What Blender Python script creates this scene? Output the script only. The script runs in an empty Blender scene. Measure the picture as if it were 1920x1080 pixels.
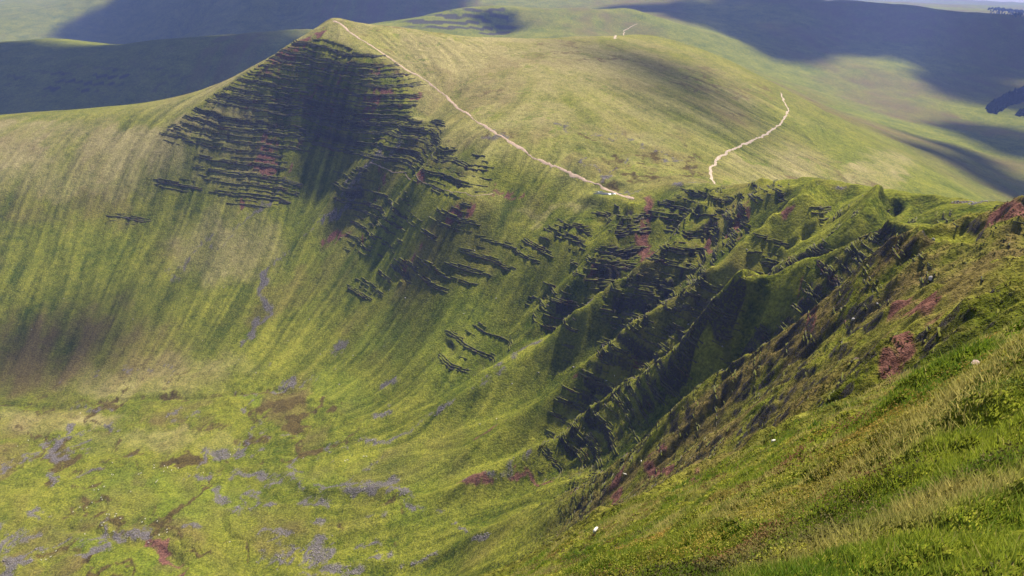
import bpy, math, random, os
import numpy as np
from mathutils import Vector

rng = np.random.default_rng(7)
random.seed(7)
R = math.radians
SC = bpy.context.scene
COL = SC.collection

# ------------------------------------------------------------------ camera
CAM_Z = 886.0            # metres above sea level
F_PX = 1280.0            # focal length in pixels of the 1920 wide photograph
PITCH = R(26.2)
cam_d = bpy.data.cameras.new("camera")
cam_d.sensor_width = 36.0
cam_d.lens = F_PX / 1920.0 * 36.0
cam_d.clip_start = 0.3
cam_d.clip_end = 60000
cam = bpy.data.objects.new("camera", cam_d)
COL.objects.link(cam)
cam.location = (0, 0, CAM_Z)
cam.rotation_euler = (math.pi / 2 - PITCH, 0, 0)
SC.camera = cam

# ------------------------------------------------------------------ light
SUN_AZ = 40.0            # degrees to the right of the view direction (+Y)
SUN_EL = 57.5
world = bpy.data.worlds.new("World")
SC.world = world
world.use_nodes = True
wn = world.node_tree.nodes
sky = wn.new("ShaderNodeTexSky")
sky.sky_type = 'NISHITA'
sky.sun_disc = False
sky.sun_elevation = R(SUN_EL)
sky.sun_rotation = R(SUN_AZ)
sky.altitude = 800
wn["Background"].inputs[1].default_value = 0.075
world.node_tree.links.new(sky.outputs[0], wn["Background"].inputs[0])
sun_d = bpy.data.lights.new("sun", 'SUN')
sun_d.energy = 5.0
sun_d.angle = R(1.8)
sun_d.color = (1.0, 0.945, 0.83)
sun = bpy.data.objects.new("sun", sun_d)
COL.objects.link(sun)
SUN_DIR = Vector((math.sin(R(SUN_AZ)) * math.cos(R(SUN_EL)),
                  math.cos(R(SUN_AZ)) * math.cos(R(SUN_EL)), math.sin(R(SUN_EL))))
sun.rotation_euler = SUN_DIR.to_track_quat('Z', 'Y').to_euler()
sun.location = (0, 0, 2500)
SC.view_settings.view_transform = 'Standard'
SC.view_settings.look = 'None'
SC.view_settings.exposure = 1.2
SC.view_settings.gamma = 1.0
SC.cycles.use_denoising = True
SC.cycles.max_bounces = 4
SC.cycles.diffuse_bounces = 2
SC.cycles.volume_bounces = 0
SC.cycles.transparent_max_bounces = 6

# ------------------------------------------------------------------ pixel <-> place
CP, SP = math.cos(PITCH), math.sin(PITCH)

def ray(u, v):
    """azimuth (rad, + to the right) and drop per metre of ground distance"""
    u = np.asarray(u, float); v = np.asarray(v, float)
    x = (u - 960) / F_PX; up = (540 - v) / F_PX
    fw = CP + SP * up; z = -SP + CP * up
    h = np.hypot(x, fw)
    return np.arctan2(x, fw), -z / h

def at_alt(u, v, alt):
    a, r = ray(u, v); d = (CAM_Z - alt) / r
    return float(d * np.sin(a)), float(d * np.cos(a)), float(alt)

def at_dist(u, v, d):
    a, r = ray(u, v)
    return float(d * np.sin(a)), float(d * np.cos(a)), float(CAM_Z - d * r)

# ------------------------------------------------------------------ noise helpers
def _hash(ix, iy, seed):
    h = (ix.astype(np.uint32) * np.uint32(374761393) + iy.astype(np.uint32) * np.uint32(668265263)
         + np.uint32((seed * 2246822519) & 0xffffffff))
    h = (h ^ (h >> np.uint32(13))) * np.uint32(1274126177)
    h = h ^ (h >> np.uint32(16))
    return (h & np.uint32(0xffff)).astype(np.float32) * np.float32(2 / 65535.0) - np.float32(1)

def vnoise(x, y, s, seed=0):
    x = x / s; y = y / s
    fx = np.floor(x); fy = np.floor(y)
    ix = fx.astype(np.int32); iy = fy.astype(np.int32)
    tx = (x - fx).astype(np.float32); ty = (y - fy).astype(np.float32)
    tx = tx * tx * tx * (tx * (tx * 6 - 15) + 10); ty = ty * ty * ty * (ty * (ty * 6 - 15) + 10)
    a = _hash(ix, iy, seed); b = _hash(ix + 1, iy, seed)
    c = _hash(ix, iy + 1, seed); d = _hash(ix + 1, iy + 1, seed)
    return (a + (b - a) * tx) * (1 - ty) + (c + (d - c) * tx) * ty

def fbm(x, y, s, o=4, seed=0, g=0.5):
    t = 0; a = 1.0; n = 0
    for i in range(o):
        t = t + a * vnoise(x + 37.1 * i, y - 91.7 * i, s, seed + 17 * i); n += a
        a *= g; s *= 0.5
    return t / n * 1.5

def sstep(a, b, x):
    t = np.clip((x - a) / (b - a), 0, 1)
    return t * t * (3 - 2 * t)

# ------------------------------------------------------------------ skeleton of the land: ridges, floors, edges
PTS = []
def ln_alt(*p, n=2, c=0.03):
    q = [at_alt(*a) for a in p]; _dens(q, n, c)
def ln_dist(*p, n=2, c=0.03):
    q = [at_dist(*a) for a in p]; _dens(q, n, c)
def ln_sec(u, *p):
    a = math.atan2((u - 960) / F_PX, 0.95)
    for d, z in p:
        PTS.append((d * math.sin(a), d * math.cos(a), z, 0.04))
def ln_xyz(*p, n=1, c=0.03):
    _dens(list(p), n, c)
def _dens(q, n, c):
    for i, a in enumerate(q):
        PTS.append(tuple(a) + (c,))
        if i + 1 < len(q):
            b = q[i + 1]
            for k in range(1, n):
                t = k / n
                PTS.append(tuple(a[j] + (b[j] - a[j]) * t for j in range(3)) + (c,))

# peak: skyline to the left (north ridge) and behind
ln_alt((622, 38, 795), (560, 78, 768), (480, 125, 735), (400, 170, 700), (300, 213, 668), (200, 214, 662), (100, 216, 655), (0, 217, 648), (-200, 222, 635), c=0.01)
# peak: far skyline to the right (south-east ridge)
ln_alt((622, 38, 795), (760, 54, 782), (900, 70, 764), (1020, 72, 750), (1120, 69, 738), (1190, 65, 730), (1240, 68, 722), (1290, 84, 708),
       (1350, 106, 685), (1420, 140, 658), (1475, 174, 640), c=0.015)
ln_alt((1475, 174, 640), (1600, 240, 598), (1750, 315, 556), (1900, 400, 508), (2050, 470, 470))
# edge between the shaded face and the sunny southern slope
ln_alt((622, 38, 795), (700, 83, 769), (760, 122, 745), (830, 180, 712), (803, 214, 697), (850, 268, 682), (890, 330, 662), (935, 372, 646), (1005, 418, 634), c=0.008)
# south slope below the summit path: sections
ln_sec(900, (700, 652), (770, 680), (850, 698), (950, 722), (1050, 746))
ln_sec(1050, (650, 645), (720, 676), (800, 695), (900, 717), (1000, 734), (1100, 744), (1200, 748))
ln_sec(1200, (740, 675), (850, 690), (960, 707), (1080, 720), (1200, 727), (1320, 730))
ln_sec(1340, (760, 664), (860, 669), (1000, 680), (1150, 690), (1300, 697), (1450, 694))
ln_sec(1450, (800, 640), (950, 645), (1100, 650), (1250, 654), (1400, 652))
ln_sec(1600, (800, 612), (950, 613), (1100, 613), (1250, 608))
ln_sec(1750, (950, 585), (1150, 577))
# sections running away from the viewer: valley floor, foot of the slopes, the peak's face and the left flank
ln_sec(-200, (600, 455), (760, 438), (880, 440), (1060, 495), (1230, 565))
ln_sec(0, (520, 456), (680, 442), (800, 435), (860, 446), (970, 490), (1070, 535), (1170, 588))
ln_sec(200, (480, 463), (600, 451), (720, 444), (770, 444), (830, 458), (920, 494), (1010, 537), (1085, 586))
ln_sec(300, (790, 459), (870, 490), (950, 530), (1020, 572), (1075, 618))
ln_sec(400, (420, 474), (520, 461), (620, 454), (690, 453), (740, 462), (820, 490), (900, 528), (965, 570), (1015, 612), (1055, 655))
ln_sec(500, (690, 465), (780, 492), (860, 530), (925, 572), (980, 620), (1025, 668), (1062, 715))
ln_sec(600, (400, 492), (480, 480), (560, 472), (640, 474), (720, 494), (800, 526), (870, 566), (930, 612), (980, 662), (1020, 712), (1052, 766))
ln_sec(700, (450, 496), (520, 489), (596, 492), (660, 510), (730, 541), (800, 580), (862, 624), (912, 670), (952, 717), (985, 763))
ln_sec(800, (420, 513), (500, 507), (577, 523), (640, 556), (690, 590), (730, 619), (770, 646))
ln_sec(900, (400, 535), (460, 530), (520, 533), (570, 547), (615, 571), (650, 600), (680, 628))
ln_sec(1000, (430, 552), (490, 552), (540, 564), (590, 591), (630, 622))
ln_xyz((-60, 320, 512), (-160, 270, 506), (-300, 240, 492), (-420, 280, 472))
# rim of the headwall, from the saddle towards the summit underfoot
ln_alt((1182, 376, 667), (1215, 360, 670), (1260, 349, 677), (1350, 349, 691), (1430, 342, 706), (1500, 338, 720), (1600, 348, 734), (1700, 368, 748), (1800, 390, 762), (1900, 412, 776), (2000, 425, 790), c=0.01)
ln_xyz((230, 240, 782), (195, 180, 800), (150, 120, 826), (100, 65, 852), (60, 25, 870), (30, 0, 880))
# just behind the rim: gentle southern slope
ln_xyz((330, 560, 672), (370, 480, 690), (420, 400, 700), (450, 300, 720), (480, 180, 740), (250, 640, 655), (330, 720, 640), (450, 650, 630), (600, 500, 610),
       (700, 300, 620), (700, 800, 560), (900, 600, 500), (900, 900, 470), (1100, 300, 520))
# headwall face
ln_sec(1100, (430, 582), (480, 581), (530, 595), (575, 617), (610, 642))
ln_sec(1200, (430, 614), (480, 612), (530, 620), (580, 636), (615, 652))
ln_sec(1300, (430, 644), (480, 646), (530, 655), (580, 660), (612, 664))
ln_sec(1400, (430, 676), (480, 680), (530, 688), (575, 698))
ln_sec(1500, (430, 706), (480, 711), (530, 717))
ln_sec(1600, (420, 735), (470, 738))
# rib C
ln_dist((1720, 446, 352), (1620, 490, 368), (1526, 535, 380), (1463, 553, 385), (1381, 598, 386), (1337, 638, 385), (1260, 735, 378), (1187, 791, 378), (1102, 850, 380), (1010, 915, 360), (921, 980, 346), n=2, c=0.01)
# hollow between rib C and rib A
ln_dist((1620, 545, 300), (1480, 640, 305), (1340, 735, 310), (1200, 848, 318), (1040, 935, 326), n=1)
# rib A
ln_dist((1900, 413, 225), (1844, 458, 222), (1770, 484, 224), (1674, 508, 230), (1585, 569, 236), (1485, 658, 242), (1400, 720, 248), (1269, 791, 262), (1195, 861, 272), (1117, 910, 286), (1028, 947, 302), (928, 987, 326), (850, 1030, 336), n=2, c=0.01)
# between rib A and rib B
ln_dist((1850, 520, 155), (1760, 580, 146), (1600, 680, 152), (1480, 770, 158), (1380, 840, 172), (1250, 905, 200), (1120, 975, 224), (1000, 1040, 255), (850, 1075, 312), n=1)
# rib B
ln_dist((1920, 530, 96), (1770, 639, 92), (1622, 706, 95), (1511, 776, 102), (1440, 850, 112), (1360, 925, 126), (1220, 965, 152), (1100, 1010, 180), (1000, 1062, 205), n=2, c=0.01)
# gully between rib B and the near brow
ln_dist((1900, 625, 58), (1780, 685, 58), (1660, 745, 60), (1560, 815, 64), n=1)
# brow of the near slope
ln_dist((1960, 610, 27), (1830, 684, 26), (1690, 754, 25), (1545, 832, 25), (1430, 922, 27), (1330, 960, 36), (1250, 975, 45), (1120, 1010, 62), (1040, 1032, 75), (965, 1060, 90), n=2, c=0.01)
# behind the brow
ln_xyz((-4, 60, 810), (-20, 60, 795))
# near slope
ln_dist((1920, 1080, 6.5), (1650, 1080, 7.0), (1400, 1080, 9), (1250, 1080, 13), (1130, 1075, 24), (1050, 1075, 45), (1920, 860, 10), (1650, 920, 12), (1900, 720, 17), (1500, 970, 15), (1760, 800, 16), n=1)
ln_xyz((0, 0, 884.2), (-3, 2, 881.8), (-10, 8, 871), (-30, 30, 838), (-60, 90, 765), (-60, 170, 672), (-160, 120, 670), (20, -10, 884.5), (0, -60, 884), (-60, -30, 868), (80, -60, 880))
# behind and beside the camera
ln_xyz((-250, 60, 640), (-200, -150, 700), (-500, 0, 540), (-500, -400, 640), (0, -400, 800), (300, -300, 780), (700, -100, 620), (-900, 300, 440), (-900, -300, 480), (500, -700, 640), (-300, -900, 700))
# far side of the north ridge, next valley
ln_xyz((-560, 1500, 520), (-850, 1500, 500), (-1200, 1300, 470), (-300, 1450, 560), (-50, 1500, 590), (-1300, 800, 420), (-1400, 1700, 430), (-900, 1850, 450), (-400, 1900, 480))
# dark hill beyond, to the left
ln_alt((-200, 88, 590), (0, 78, 612), (150, 75, 622), (300, 72, 633), (450, 68, 643), (560, 66, 650), (700, 60, 665), n=1)
ln_alt((100, 170, 535), (300, 160, 545), (450, 120, 590), n=1)
ln_xyz((-1900, 2700, 470), (-1000, 2900, 450), (-200, 3000, 500), (-2600, 2600, 440))
# table-topped hill
ln_alt((742, 44, 655), (800, 22, 700), (860, 12, 719), (920, 15, 716), (1020, 12, 712), (1100, 9, 712), (1180, 9, 708), n=2)
ln_alt((780, 48, 640), (870, 58, 640), (950, 60, 650), (1000, 60, 655), (1150, 52, 655), (1250, 55, 645), n=1)
ln_xyz((-150, 2750, 640), (200, 2900, 640))
# moor and valley on the right
ln_alt((1350, 60, 600), (1250, 20, 660), (1400, 25, 640), (1500, 60, 585), (1500, 130, 520), (1600, 180, 480), (1700, 120, 505), (1750, 230, 455), (1850, 190, 445), (1850, 300, 440), (1900, 120, 470), (2000, 250, 420), (1600, 60, 570), (1750, 60, 540), (1900, 40, 575), n=1)
ln_alt((1260, -6, 690), (1400, -4, 690), (1520, -2, 680), (1640, 8, 668), (1780, 18, 650), (1920, 28, 630), (2060, 40, 600), n=2)
# far hills
ln_alt((-300, 20, 560), (0, 13, 600), (60, 8, 610), (140, -4, 640), (300, -20, 700), (500, -26, 740), (700, -24, 740), (900, -20, 720), (1100, -14, 700), n=2)
ln_alt((100, 55, 520), (250, 40, 540), (360, 66, 500), n=1)
ln_alt((380, 64, 560), (480, 44, 600), (560, 28, 620), (640, 14, 640), (720, 4, 660), n=1)
ln_xyz((-2600, 6500, 480), (0, 6500, 560), (2500, 6500, 520), (4500, 5500, 450), (-5000, 5000, 400), (-4500, 2000, 300), (5000, 2000, 400), (-7000, 9000, 250), (0, 9500, 350), (7000, 9000, 300), (3000, 0, 480), (-3000, -1000, 350), (0, -3000, 450), (-5000, -5000, 300), (5000, -5000, 350), (9000, 0, 300), (-9000, 0, 250))

P = np.array(PTS, float)
# drop near-duplicates
keep = []
for i in range(len(P)):
    d0 = math.hypot(P[i, 0], P[i, 1])
    if all(math.hypot(P[i, 0] - P[j, 0], P[i, 1] - P[j, 1]) > 0.012 * d0 + 0.5 for j in keep):
        keep.append(i)
P = P[keep]
PD = np.hypot(P[:, 0], P[:, 1])
PC = np.clip(PD * P[:, 3], 0.5, 120)
def _solve():
    d2 = (P[:, None, 0] - P[None, :, 0]) ** 2 + (P[:, None, 1] - P[None, :, 1]) ** 2
    A = np.sqrt(d2 + PC[None, :] ** 2)
    n = len(P)
    A[np.arange(n), np.arange(n)] += -0.004 * PD - 0.05      # a little smoothing
    B = np.zeros((n + 3, n + 3)); B[:n, :n] = A
    B[:n, n] = 1; B[:n, n + 1] = P[:, 0]; B[:n, n + 2] = P[:, 1]
    B[n, :n] = 1; B[n + 1, :n] = P[:, 0]; B[n + 2, :n] = P[:, 1]
    return np.linalg.lstsq(B, np.concatenate([P[:, 2], [0, 0, 0]]), rcond=1e-12)[0]
RBF = _solve()

def base_exact(x, y):
    sh = x.shape; x = x.ravel(); y = y.ravel(); out = np.empty_like(x)
    n = len(P)
    for i in range(0, len(x), 20000):
        xs = x[i:i + 20000, None]; ys = y[i:i + 20000, None]
        k = np.sqrt((xs - P[None, :, 0]) ** 2 + (ys - P[None, :, 1]) ** 2 + PC[None, :] ** 2)
        out[i:i + 20000] = k @ RBF[:n] + RBF[n] + RBF[n + 1] * xs[:, 0] + RBF[n + 2] * ys[:, 0]
    return out.reshape(sh)

# coarse polar table of the base surface, read back with cubic interpolation
T_A = np.linspace(-math.pi, math.pi, 721)
LR0, LR1, NR = math.log(1.0), math.log(12000.0), 560
T_L = np.linspace(LR0, LR1, NR)
_rr = np.exp(T_L)[:, None]
BASE = base_exact(_rr * np.sin(T_A)[None, :], _rr * np.cos(T_A)[None, :])

def _cubic(tab, fi, fj):
    ni, nj = tab.shape
    i = np.clip(np.floor(fi).astype(np.int32), 1, ni - 3); j = np.clip(np.floor(fj).astype(np.int32), 1, nj - 3)
    a = np.clip(fi - i, -1, 2); b = np.clip(fj - j, -1, 2)
    def w(t):
        return (-0.5 * t ** 3 + t * t - 0.5 * t, 1.5 * t ** 3 - 2.5 * t * t + 1,
                -1.5 * t ** 3 + 2 * t * t + 0.5 * t, 0.5 * t ** 3 - 0.5 * t * t)
    wa = w(a); wb = w(b); out = 0
    for p in range(4):
        row = 0
        for q in range(4):
            row = row + wb[q] * tab[i + p - 1, j + q - 1]
        out = out + wa[p] * row
    return out

def base(x, y):
    l = np.log(np.maximum(np.hypot(x, y), 1.0)); a = np.arctan2(x, y)
    return _cubic(BASE, (l - LR0) / (LR1 - LR0) * (NR - 1), (a + math.pi) / (2 * math.pi) * 720)

def hit(u, v):
    """place on the land seen at a pixel of the photograph"""
    a, r = ray(u, v)
    fj = (a + math.pi) / (2 * math.pi) * 720
    L = np.linspace(math.log(3.0), math.log(9000), 3000)
    z = _cubic(BASE, (L - LR0) / (LR1 - LR0) * (NR - 1), np.full_like(L, fj))
    d = np.exp(L)
    over = np.nonzero(z >= CAM_Z - d * r)[0]
    k = over[0] if len(over) else len(L) - 1
    return float(d[k] * math.sin(a)), float(d[k] * math.cos(a))

# ------------------------------------------------------------------ rock ribs and hollows running down the walls of the cirque
def _polydist(x, y, W):
    best = np.full(x.shape, 1e9); along = np.zeros(x.shape); s0 = 0.0
    tot = sum(math.hypot(b[0] - a[0], b[1] - a[1]) for a, b in zip(W[:-1], W[1:]))
    for a, b in zip(W[:-1], W[1:]):
        dx, dy = b[0] - a[0], b[1] - a[1]; L = dx * dx + dy * dy + 1e-9
        t = np.clip(((x - a[0]) * dx + (y - a[1]) * dy) / L, 0, 1); d = np.hypot(x - a[0] - t * dx, y - a[1] - t * dy)
        k = d < best; best[k] = d[k]; along[k] = (s0 + t[k] * math.sqrt(L)) / tot
        s0 += math.sqrt(L)
    return best, along
RIBS = [  # crest seen at these pixels (top to bottom), height, half width
    ([(1844, 458, 222), (1770, 484, 224), (1674, 508, 230), (1585, 569, 236), (1485, 658, 242), (1400, 720, 248), (1269, 791, 262), (1195, 861, 272), (1117, 910, 286), (1028, 947, 302), (928, 987, 326)], 9, 22),
    ([(1720, 446, 352), (1620, 490, 368), (1526, 535, 380), (1463, 553, 385), (1381, 598, 386), (1337, 638, 385), (1260, 735, 378), (1187, 791, 378), (1102, 850, 380), (1010, 915, 360), (921, 980, 346)], 13, 24),
    ([(1900, 545, 96), (1770, 639, 92), (1622, 706, 95), (1511, 776, 102), (1440, 850, 112), (1360, 925, 126), (1220, 965, 152), (1100, 1010, 180)], 3, 9),
    ([(1375, 356), (1330, 402), (1290, 442), (1255, 487), (1190, 542), (1120, 587), (1040, 642), (960, 702), (860, 765), (740, 825)], 13, 22),
    ([(1190, 382), (1170, 422), (1145, 457), (1100, 512), (1020, 592), (930, 692), (840, 760), (740, 802)], 9, 20),
    ([(1530, 352), (1490, 415), (1420, 470), (1359, 527), (1270, 590), (1180, 650), (1100, 705), (1000, 775), (900, 835), (780, 885)], 13, 20),
    ([(1440, 560), (1360, 622), (1287, 680), (1235, 717), (1176, 747), (1095, 806), (1000, 862), (900, 902), (800, 935)], 11, 18),
    ([(1650, 372), (1600, 430), (1540, 470), (1460, 512), (1400, 560), (1330, 610), (1260, 655)], 9, 17),
    ([(793, 218), (770, 248), (707, 311), (637, 377), (600, 418), (540, 482)], 7, 24),
    ([(840, 262), (800, 320), (740, 400), (680, 470), (620, 540)], 5, 22),
    ([(1790, 540, 165), (1690, 590, 170), (1600, 645, 175), (1510, 725, 180), (1420, 795, 190), (1330, 855, 205)], 4, 13),
]
_bx = _rr * np.sin(T_A)[None, :]; _by = _rr * np.cos(T_A)[None, :]
_add = np.zeros_like(BASE)
for _pp, _h, _w in RIBS:
    _W = [at_dist(*q)[:2] if len(q) == 3 else hit(*q) for q in _pp]
    _d, _t = _polydist(_bx, _by, _W)
    _k = np.clip(_t / .10, 0, 1) * np.clip((1 - _t) / .22, 0, 1)
    _far = 1.0 if len(_pp[0]) == 3 and _pp[0][2] < 300 else 1.45
    _k = np.clip(_t / .08, 0, 1) * np.clip((1 - _t) / .50, 0, 1)
    _add += _h * _far * _k * (np.clip(1 - _d / (_w * 1.1), 0, 1) ** 1.1 - .5 * np.exp(-((_d - 1.3 * _w) / (.7 * _w)) ** 2))
_sx, _sy, _sz = at_alt(622, 38, 795)
_d, _t = _polydist(_bx, _by, [(_sx, _sy), at_alt(700, 83, 769)[:2], at_alt(760, 122, 745)[:2], at_alt(830, 180, 712)[:2]])
_add += 2.5 * np.clip(1 - _d / 45, 0, 1) * (1 - _t)
_d, _t = _polydist(_bx, _by, [(_sx, _sy), at_alt(560, 78, 768)[:2], at_alt(480, 125, 735)[:2], at_alt(400, 170, 700)[:2]])
_add += 3 * np.clip(1 - _d / 50, 0, 1) * (1 - _t)
BASE = BASE + _add
#%%DETAIL
# ------------------------------------------------------------------ fall-line streaks (noise drawn out along the slope)
GS = 2.0
GX0, GX1, GY0, GY1 = -940.0, 440.0, 20.0, 1200.0
gxs = np.arange(GX0, GX1, GS); gys = np.arange(GY0, GY1, GS)
GXX, GYY = np.meshgrid(gxs, gys)
GB = base(GXX, GYY)
dGy, dGx = np.gradient(GB, GS)
gm = np.hypot(dGx, dGy) + 1e-6
GDX = (dGx / gm).astype(np.float32); GDY = (dGy / gm).astype(np.float32)

def bil(tab, x, y):
    gs = (GX1 - GX0) / tab.shape[1]
    fx = np.clip((x - GX0) / gs, 0, tab.shape[1] - 1.001); fy = np.clip((y - GY0) / gs, 0, tab.shape[0] - 1.001)
    i = fx.astype(np.int32); j = fy.astype(np.int32); a = (fx - i).astype(np.float32); b = (fy - j).astype(np.float32)
    return (tab[j, i] * (1 - a) + tab[j, i + 1] * a) * (1 - b) + (tab[j + 1, i] * (1 - a) + tab[j + 1, i + 1] * a) * b

def streaks(scale, length, step, seed, gs=GS):
    gx_, gy_ = (GXX, GYY) if gs == GS else np.meshgrid(np.arange(GX0, GX1, gs), np.arange(GY0, GY1, gs))
    gx_ = gx_.astype(np.float32); gy_ = gy_.astype(np.float32)
    n0 = vnoise(gx_, gy_, scale, seed)
    n0 = (n0 + 0.4 * vnoise(gx_ + 50, gy_, scale * 0.45, seed + 3)).astype(np.float32)
    acc = n0.copy(); w = 1.0
    for sg in (-1, 1):
        px = gx_.copy(); py = gy_.copy()
        k = int(length / step)
        for i in range(k):
            dx = bil(GDX, px, py); dy = bil(GDY, px, py)
            px = px + sg * step * dx; py = py + sg * step * dy
            wt = 1 - (i + 1) / (k + 1)
            acc += wt * bil(n0, px, py)
            w += wt
    acc = acc / w
    return (acc - acc.mean()) / acc.std()

ST_RIB = streaks(34, 130, 5, 11)      # ribs and gullies
ST_MID = streaks(14, 80, 4, 23)       # runnels
ST_FIN = streaks(3.6, 36, 3, 37, 1.5)        # fine streaks

# ------------------------------------------------------------------ beds of rock
bed_r = np.random.default_rng(3)
edges = [380.0]; beds = []
while edges[-1] < 920:
    soft = bed_r.uniform(3.0, 9.0); hard = bed_r.uniform(1.8, 4.5) * (1.5 if bed_r.random() < 0.3 else 1)
    beds.append((soft, hard)); edges.append(edges[-1] + soft + hard)
bz = [380.0]; bt = [380.0]
for (sf, hd) in beds:
    tot = sf + hd
    # thin band of the smooth slope becomes the riser: 'run' metres of slope height carry 'hard' metres of rise
    run = hd * 0.30
    bz.append(bz[-1] + tot - run); bt.append(bt[-1] + sf)
    bz.append(bz[-1] + run); bt.append(bt[-1] + hd)
bz = np.array(bz); bt = np.array(bt)

# ------------------------------------------------------------------ areas marked on the land, from places seen in the photograph
def world_pts(pp):
    return np.array([hit(u, v) for u, v in pp])

def seg_dist(x, y, W):
    best = np.full(x.shape, 1e9, np.float32)
    for a, b in zip(W[:-1], W[1:]):
        dx, dy = b[0] - a[0], b[1] - a[1]; L = dx * dx + dy * dy + 1e-9
        t = np.clip(((x - a[0]) * dx + (y - a[1]) * dy) / L, 0, 1)
        best = np.minimum(best, np.hypot(x - a[0] - t * dx, y - a[1] - t * dy).astype(np.float32))
    return best

def in_box(x, y, W, pad):
    return (x > W[:, 0].min() - pad) & (x < W[:, 0].max() + pad) & (y > W[:, 1].min() - pad) & (y < W[:, 1].max() + pad)

def add_line(out, x, y, pp, half, soft, val=1.0):
    W = world_pts(pp); k = in_box(x, y, W, half + soft)
    d = seg_dist(x[k], y[k], W)
    out[k] = np.maximum(out[k], val * (1 - sstep(half - soft * 0.5, half + soft, d)))

def add_blob(out, x, y, u, v, ru, rv, val=1.0, ang=0.0):
    """ellipse seen at a pixel, laid on the slope it is on"""
    c = np.array(hit(u, v)); ca, sa = math.cos(ang), math.sin(ang)
    e1 = np.array(hit(u + ru * ca, v - ru * sa)) - c
    e2 = np.array(hit(u + rv * sa, v + rv * ca)) - c
    D = math.hypot(*c)
    for e in (e1, e2):          # guard against rays that jump across a ridge
        l = math.hypot(*e); mx = 0.16 * D
        if l > mx: e *= mx / l
    M = np.array([e1, e2]).T
    if abs(np.linalg.det(M)) < 1e-3: return
    I = np.linalg.inv(M)
    dx = x - c[0]; dy = y - c[1]
    rad = (math.hypot(*e1) + math.hypot(*e2)) * 1.6
    k = (np.abs(dx) < rad) & (np.abs(dy) < rad)
    dx = dx[k]; dy = dy[k]
    q = np.hypot(I[0, 0] * dx + I[0, 1] * dy, I[1, 0] * dx + I[1, 1] * dy)
    out[k] = np.maximum(out[k], val * (1 - sstep(0.45, 1.25, q)))

PATH_MAIN = [(624, 40), (640, 46), (680, 77), (720, 102), (760, 130), (800, 152), (835, 180), (865, 207), (890, 227), (930, 252), (970, 277), (1000, 296), (1040, 313), (1075, 328), (1110, 343), (1145, 358), (1190, 374)]
PATH_PASS = [(1340, 345), (1332, 330), (1335, 312), (1350, 295), (1368, 283), (1395, 270), (1420, 260), (1440, 250), (1460, 235), (1475, 215), (1478, 205), (1470, 190), (1464, 174)]
PATH_FAR = [(1152, 73), (1170, 58), (1195, 45)]
SHEEP_TRACK = [(690, 308), (720, 316), (760, 325), (785, 340), (810, 347), (850, 362), (890, 371), (925, 364)]
STREAM = [(-60, 758), (0, 757), (70, 765), (150, 765), (200, 752), (300, 748), (400, 746), (430, 742), (500, 733), (560, 738)]
STREAM_RED = [(130, 990), (180, 1000), (230, 1017), (270, 1022), (300, 1034), (330, 1048), (345, 1064), (332, 1080), (320, 1100)]
BECK = [(560, 800), (520, 845), (480, 880), (430, 905), (418, 935), (412, 975), (430, 1010)]
MORAINE = [(1000, 845), (930, 890), (850, 925), (780, 935), (700, 918), (620, 925), (570, 915), (540, 890)]
MORAINE2 = [(960, 985), (900, 1005), (840, 1035), (760, 1058), (680, 1055)]
SCREES = [[(746, 248), (735, 270), (700, 305), (680, 325), (650, 362)], [(650, 362), (620, 395), (590, 432), (555, 465), (525, 492), (505, 528)],
          [(500, 520), (490, 560), (497, 592), (480, 618), (452, 645)]]

_rim = world_pts([(1182, 376), (1215, 361), (1260, 350), (1350, 350), (1430, 343), (1500, 339), (1600, 349), (1700, 369), (1800, 391), (1900, 413)])
RIM_A = np.degrees(np.arctan2(_rim[:, 0], _rim[:, 1])); RIM_D = np.hypot(_rim[:, 0], _rim[:, 1])
_eg = np.array([at_alt(*p) for p in ((622, 38, 795), (700, 83, 769), (760, 122, 745), (830, 180, 712), (850, 268, 682), (890, 330, 662), (935, 372, 646), (1005, 418, 634))])[::-1]
EDGE_D = np.hypot(_eg[:, 0], _eg[:, 1]); EDGE_A = np.degrees(np.arctan2(_eg[:, 0], _eg[:, 1]))
POOL = hit(1140, 363)
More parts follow.
